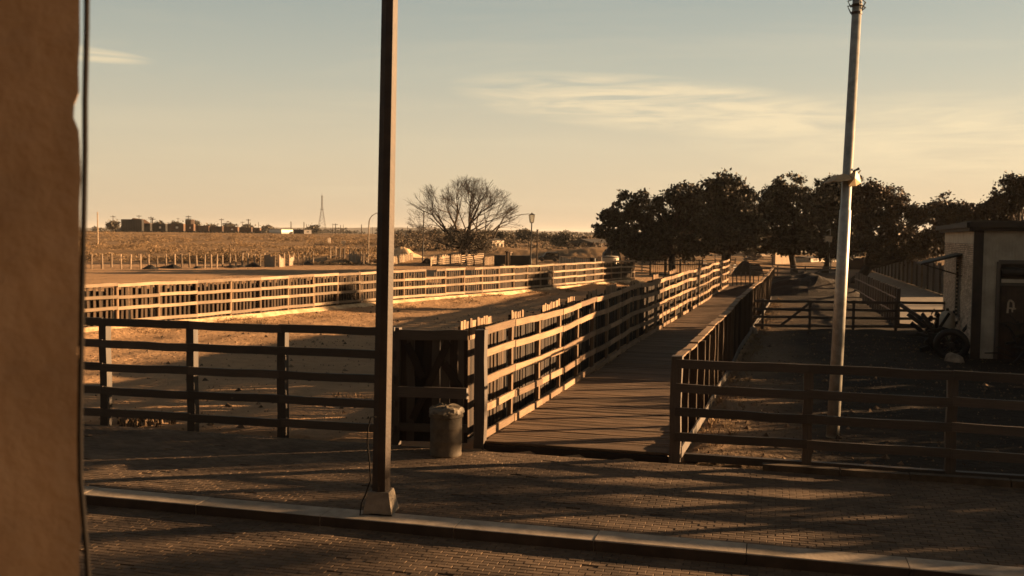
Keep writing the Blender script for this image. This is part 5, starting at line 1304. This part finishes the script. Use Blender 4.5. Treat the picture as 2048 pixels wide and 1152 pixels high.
# railings right of the van
rail_fence('railing', 'dark upright-bar railing between the black vehicle and the round tank', [gbase(x, y) for x, y in ((1122, 533), (1150, 533), (1180, 534), (1192, 534))], (1.15, .1), 1.3, mk='blackboard', pw=.1, rh=.07, bars=.32)
rail_fence('railing', 'low dark rail fence under the black vehicle', [gbase(x, y) for x, y in ((1076, 534), (1118, 534))], (.55, .15), .7, mk='dark', pw=.1, rh=.08)
mb = MB(); a, b = gbase(1118, 528), gbase(1190, 530); n = 14; v = []
for k in range(n+1):
    q = a.lerp(b, k/n); v += [q, q + Vector((0, 0, .95+.12*math.sin(k*1.1)+.05*math.sin(k*3))), q + Vector((0, .25, .95+.12*math.sin(k*1.1)+.05*math.sin(k*3))), q + Vector((0, .25, 0))]
mb.add(v, [(k*4+j, k*4+4+j, k*4+5+j, k*4+1+j) for k in range(n) for j in range(3)]); solo('canvas_screen', mb, M['siding'], 'grey sagging sheet screen behind the dark upright railing', 'screen')
# round tank, boxes near the fence end
b = gbase(1222, 533); tk = thing('water_tank', b, 'low wide round tank with a pale front behind the end of the arena fence', 'tank')
mb = MB(); lathe(mb, b + Vector((0, .8, 0)), [(1.05, 0), (1.08, .1), (1.08, 1.25), (1.0, 1.34), (.5, 1.4)], 24); part('tank_body', mb, M['siding'], tk, True)
mb = MB(); lathe(mb, b + Vector((0, .8, 0)), [(1.1, 1.18), (1.13, 1.2), (1.13, 1.28), (1.1, 1.3)], 24); part('tank_rim', mb, M['black'], tk, True)
for (px, w, h, lab, mt) in ((1199, .55, 1.3, 'pale block pillar at the left side of the round tank', 'offwhite'), (1230, .32, 1.0, 'white notice box in front of the round tank', 'white'), (1186, .6, 1.25, 'dark barrel left of the pale block pillar', 'black')):
    b = gbase(px, 534); mb = MB()
    if mt == 'black': lathe(mb, b, [(.3, 0), (.36, .1), (.37, .6), (.36, 1.1), (.3, 1.2)], 14)
    else:
        mb.box(b + Vector((0, 0, h/2)), (w, -.1, 0), (.05, w*.7, 0), (.0, 0, h)); mb.box(b + Vector((0, 0, h+.04)), (w*1.2, -.1, 0), (.05, w*.9, 0), (0, 0, .08))
    solo('barrel' if mt == 'black' else 'pillar', mb, M[mt], lab, 'barrel' if mt == 'black' else 'pillar')
# dark tent
b = gbase(1222, 527, 150); k = 150/F_PX; mb = MB(); w, h = 18*k, 32*k
v = [b + Vector((sx*w, sy*1.8, 0)) for sx, sy in ((-1, -1), (1, -1), (1, 1), (-1, 1))]; e = [b + Vector((sx*w*.85, sy*1.6, h*.45)) for sx, sy in ((-1, -1), (1, -1), (1, 1), (-1, 1))]; ap = b + Vector((-.1, 0, h))
mb.add(v + e + [ap], [(0, 1, 5, 4), (1, 2, 6, 5), (2, 3, 7, 6), (3, 0, 4, 7), (4, 5, 8), (5, 6, 8), (6, 7, 8), (7, 4, 8)]); solo('tent', mb, M['dark_cloth'], 'dark peaked tent left of the oak trees', 'tent')
# fences and railings under the oaks
rail_fence('corral_fence', 'dark five-bar fence panel with sunlit gaps at the end of the arena fence', [gbase(x, y) for x, y in ((1250, 541), (1268, 542), (1284, 543), (1300, 544))], (1.55, 1.2, .85, .5, .15), 1.6, mk='dark', pw=.14, rh=.12)
rail_fence('corral_railing', 'wide dark railing with close upright bars under the left oaks', [gbase(x, y) for x, y in ((1300, 550), (1330, 551), (1360, 552), (1398, 552), (1404, 552))], (1.6, 1.15, .12), 1.7, mk='blackboard', pw=.14, rh=.1, bars=.24)
rail_fence('corral_fence', 'dark rail fence between the thick oak trunk and the wide railing', [gbase(x, y) for x, y in ((1404, 548), (1430, 547), (1470, 545))], (1.5, 1.2, .9, .6, .3), 1.6, mk='dark', pw=.12, rh=.08)
rail_fence('corral_fence', 'long distant dark fence line running behind the oak trunks', [gbase(x, y) for x, y in ((1255, 530), (1310, 530), (1370, 530), (1430, 530), (1490, 530), (1545, 532))], (1.3, .9, .5), 1.4, mk='dark', pw=.14, rh=.1)
# end gates of the boardwalk
e0 = WP(WK_L-.3, .0); e1 = WP(WK_L+.6, WK_W)
slat_fence('end_gate', 'pale barred gate closing the far end of the boardwalk', [e0 + Vector((.4, .5, 0)), e1 + Vector((0, .5, 0))], 1.15, 'dark', .09, .25, cat='gate', jit=.02)
# animals' feed shelter at the boardwalk end : dark hump
mb = MB(); c = gbase(1495, 550); mound(mb, c, 1.7, 1.3, 1.2, 18, 7, 8, 0, 1.0, True); solo('bush', mb, M['manure'], 'dark lump of brush at the far left end of the boardwalk', 'bush')
# cars under the trees
def car(label, px, by, wpx, mat, flip=1):
    b = gbase(px, by); k = b.y/F_PX; L = wpx*k; s = L/4.4; root = thing('parked_car', b, label, 'car', 'cars parked beyond the oaks')
    prof = [(-2.2, .3), (-2.22, .72), (-1.3, .88), (-.6, 1.38), (.9, 1.42), (1.7, .95), (2.18, .85), (2.2, .3)]
    vs = [b + Vector((flip*x*s, y*s, z*s)) for y in (-.85, .85) for x, z in prof]; n = len(prof); mb = MB(); mb.add(vs, [tuple(range(n)), tuple(range(2*n-1, n-1, -1))] + [(i, i+n, (i+1) % n+n, (i+1) % n) for i in range(n)]); part('body', mb, M[mat], root)
    mb = MB(); mb.add([b + Vector((flip*x*s, -.86*s, z*s)) for x, z in ((-1.15, .92), (-.58, 1.3), (.85, 1.33), (1.45, .96))], [(0, 1, 2, 3)]); part('window', mb, M['glass'], root)
    for x in (-1.4, 1.35):
        for y in (-.8, .8): mb = MB(); mb.tube([b + Vector((flip*x*s, (y-.08)*s, .32*s)), b + Vector((flip*x*s, (y+.08)*s, .32*s))], .32*s, 12); part('wheel', mb, M['black'], root)
car('white car parked beneath the gap between the two middle oaks', 1385, 517, 32, 'white'); car('pale car to the right of the white car under the oaks', 1412, 515, 24, 'offwhite', -1)
car('small pale car between the left oaks', 1350, 518, 22, 'white'); car('dark car right of the thick oak trunk', 1500, 522, 26, 'hide')

# ------------------------------------------------------------------ unseen hedge and trees added off to the right for shade
tree('roadside_tree', 'spreading tree beyond the right side of the street', Vector((27, 17.5, 0)), [(2, 0, 0, 1)] and [], 27) if False else None
def tree_at(label, base, blobs, n_leaf, leaf, clump, mat, seed, tr, name='shade_tree', cat='tree', stems=True):
    r = random.Random(seed); root = thing(name, base, label, cat); L = []; 
    for (x, y, z, rx, rz) in blobs:
        c = base + Vector((x, y, z)); L += [(c + Vector((r.gauss(0, .5)*rx, r.gauss(0, .5)*rx, r.gauss(0, .4)*rz)), rx*r.uniform(.35, .6), rz*r.uniform(.35, .6)) for _ in range(6)]
    foliage('crown', L, M[mat], root, n_leaf, leaf, clump, seed); top = base + Vector((0, 0, min(b[2] for b in blobs)*.7))
    mb = MB(); mb.tube([base - Vector((0, 0, .2)), base.lerp(top, .5) + Vector((.1, 0, 0)), top], [tr*1.2, tr, tr*.8], 8); part('trunk', mb, M['bark'], root, True)
    mb = MB()
    for (x, y, z, rx, rz) in blobs: mb.tube(branch_pts(top, base + Vector((x, y, z)), 4, .12, r), [tr*.6, tr*.45, tr*.35, tr*.25, tr*.12], 5)
    part('limbs', mb, M['bark'], root, True)
HL = ['lowest', 'rounded', 'small', 'tallest', 'bushy', 'upright', 'spreading', 'leaning', 'thick', 'narrow', 'broad', 'last']
for i in range(12):
    y = 7.5 + i*2.05; x = 20.9 - i*.2; h = (3.7, 3.6, 3.5, 3.5, 3.25, 3.1, 3.15, 3.05, 3.1, 3.25, 3.1, 3.2)[i]
    tree_at(HL[i] + ' unseen shrub added east of the pens for its shade', Vector((x, y, 0)), [(0, 0, h*.42, 1.35, h*.40), (.2, .8, h*.5, 1.2, h*.42)], 4200, .11, .3, 'leaf', 300+i, .08, name='shade_shrub', cat='shrub')
tree_at('unseen spreading tree shaped to shade the street', Vector((28, 15.0, 0)), [(0, 5.9, 4.85, 1.5, .42), (-.5, 3.9, 5.2, 1.4, .5), (.3, 8.2, 5.35, 1.2, .3), (0, 0, 5.0, 2.4, 1.2), (-1.5, -2, 4.4, 1.8, 1.0), (1.2, 1.4, 6.4, 2.2, 1.3), (0, -3.4, 5.4, 1.8, 1.0)], 13000, .10, .4, 'leaf', 401, .3)  # crown lobes placed where their shade should fall on the street
tree_at('unseen bushy tree added to shade the road', Vector((22, 13.6, 0)), [(0, 0, 3.6, 1.7, .9), (.3, -1.8, 3.4, 1.7, .9)], 4200, .10, .4, 'leaf', 403, .2)
tree_at('unseen tree added to shade the street', Vector((24, 11.5, 0)), [(0, 0, 5.2, 2.2, 1.3), (-.8, 1.8, 4.3, 1.5, .9), (1, -2, 4.2, 1.8, 1.1)], 4200, .11, .5, 'leaf', 402, .28)

# the brick building on whose gallery the camera stands
bb = thing('street_building', Vector((0, -2.2, -.15)), 'long two-storey brick building behind the viewpoint across the street', 'building')
B0 = Vector((0, -2.0, -.15))
mb = MB(); mb.beam(B0 - S_*34 + Vector((0, 0, 4.6)), B0 + S_*16 + Vector((0, 0, 4.6)), .4, 9.2); M['facade'] = plain('dark_facade_brick', (.05,.036,.026), (.03,.022,.016), 2, .9); part('front_wall', mb, M['facade'], bb)
mb = MB(); mb.beam(B0 - S_*34 - N_*12 + Vector((0, 0, 4.6)), B0 + S_*16 - N_*12 + Vector((0, 0, 4.6)), .4, 9.2); part('rear_wall', mb, M['wallbrick'], bb)
mb = MB(); mb.box(B0 - S_*9 - N_*6 + Vector((0, 0, 9.3)), S_*50.4, N_*12.6, Vector((0, 0, .25))); part('roof', mb, M['roof'], bb)
mb = MB(); mb.beam(B0 - S_*34 + N_*.3 + Vector((0, 0, 9.0)), B0 + S_*16 + N_*.3 + Vector((0, 0, 9.0)), .3, .5); part('cornice', mb, M['trimdark'], bb)
for k in range(14):
    s_ = -32 + k*3.5
    for z in (1.2, 5.6):
        mb = MB(); mb.box(B0 + S_*s_ + N_*.22 + Vector((0, 0, z+1.0)), S_*1.1, N_*.06, Vector((0, 0, 1.9))); w_o = part('window', mb, M['glass'], bb)
        mb = MB(); mb.box(B0 + S_*s_ + N_*.28 + Vector((0, 0, z)), S_*1.35, N_*.16, Vector((0, 0, .1))); part('sill', mb, M['concrete'], w_o)
# air
hz = MB(); hz.box((0, 2400, 21), (12600, 0, 0), (0, 14000, 0), (0, 0, 60))
hm = bpy.data.materials.new('air'); hm.use_nodes = True; hm.node_tree.nodes.clear()
ho = hm.node_tree.nodes.new('ShaderNodeOutputMaterial'); hv = hm.node_tree.nodes.new('ShaderNodeVolumePrincipled')
hv.inputs['Color'].default_value = (.9, .88, .85, 1); hv.inputs['Density'].default_value = HAZE; hv.inputs['Anisotropy'].default_value = .2
hm.node_tree.links.new(hv.outputs[0], ho.inputs['Volume'])
o = link('haze', hz.mesh('haze', hm)); o['kind'] = 'stuff'; o['label'] = 'thin warm evening haze over the plain'; o['category'] = 'haze'
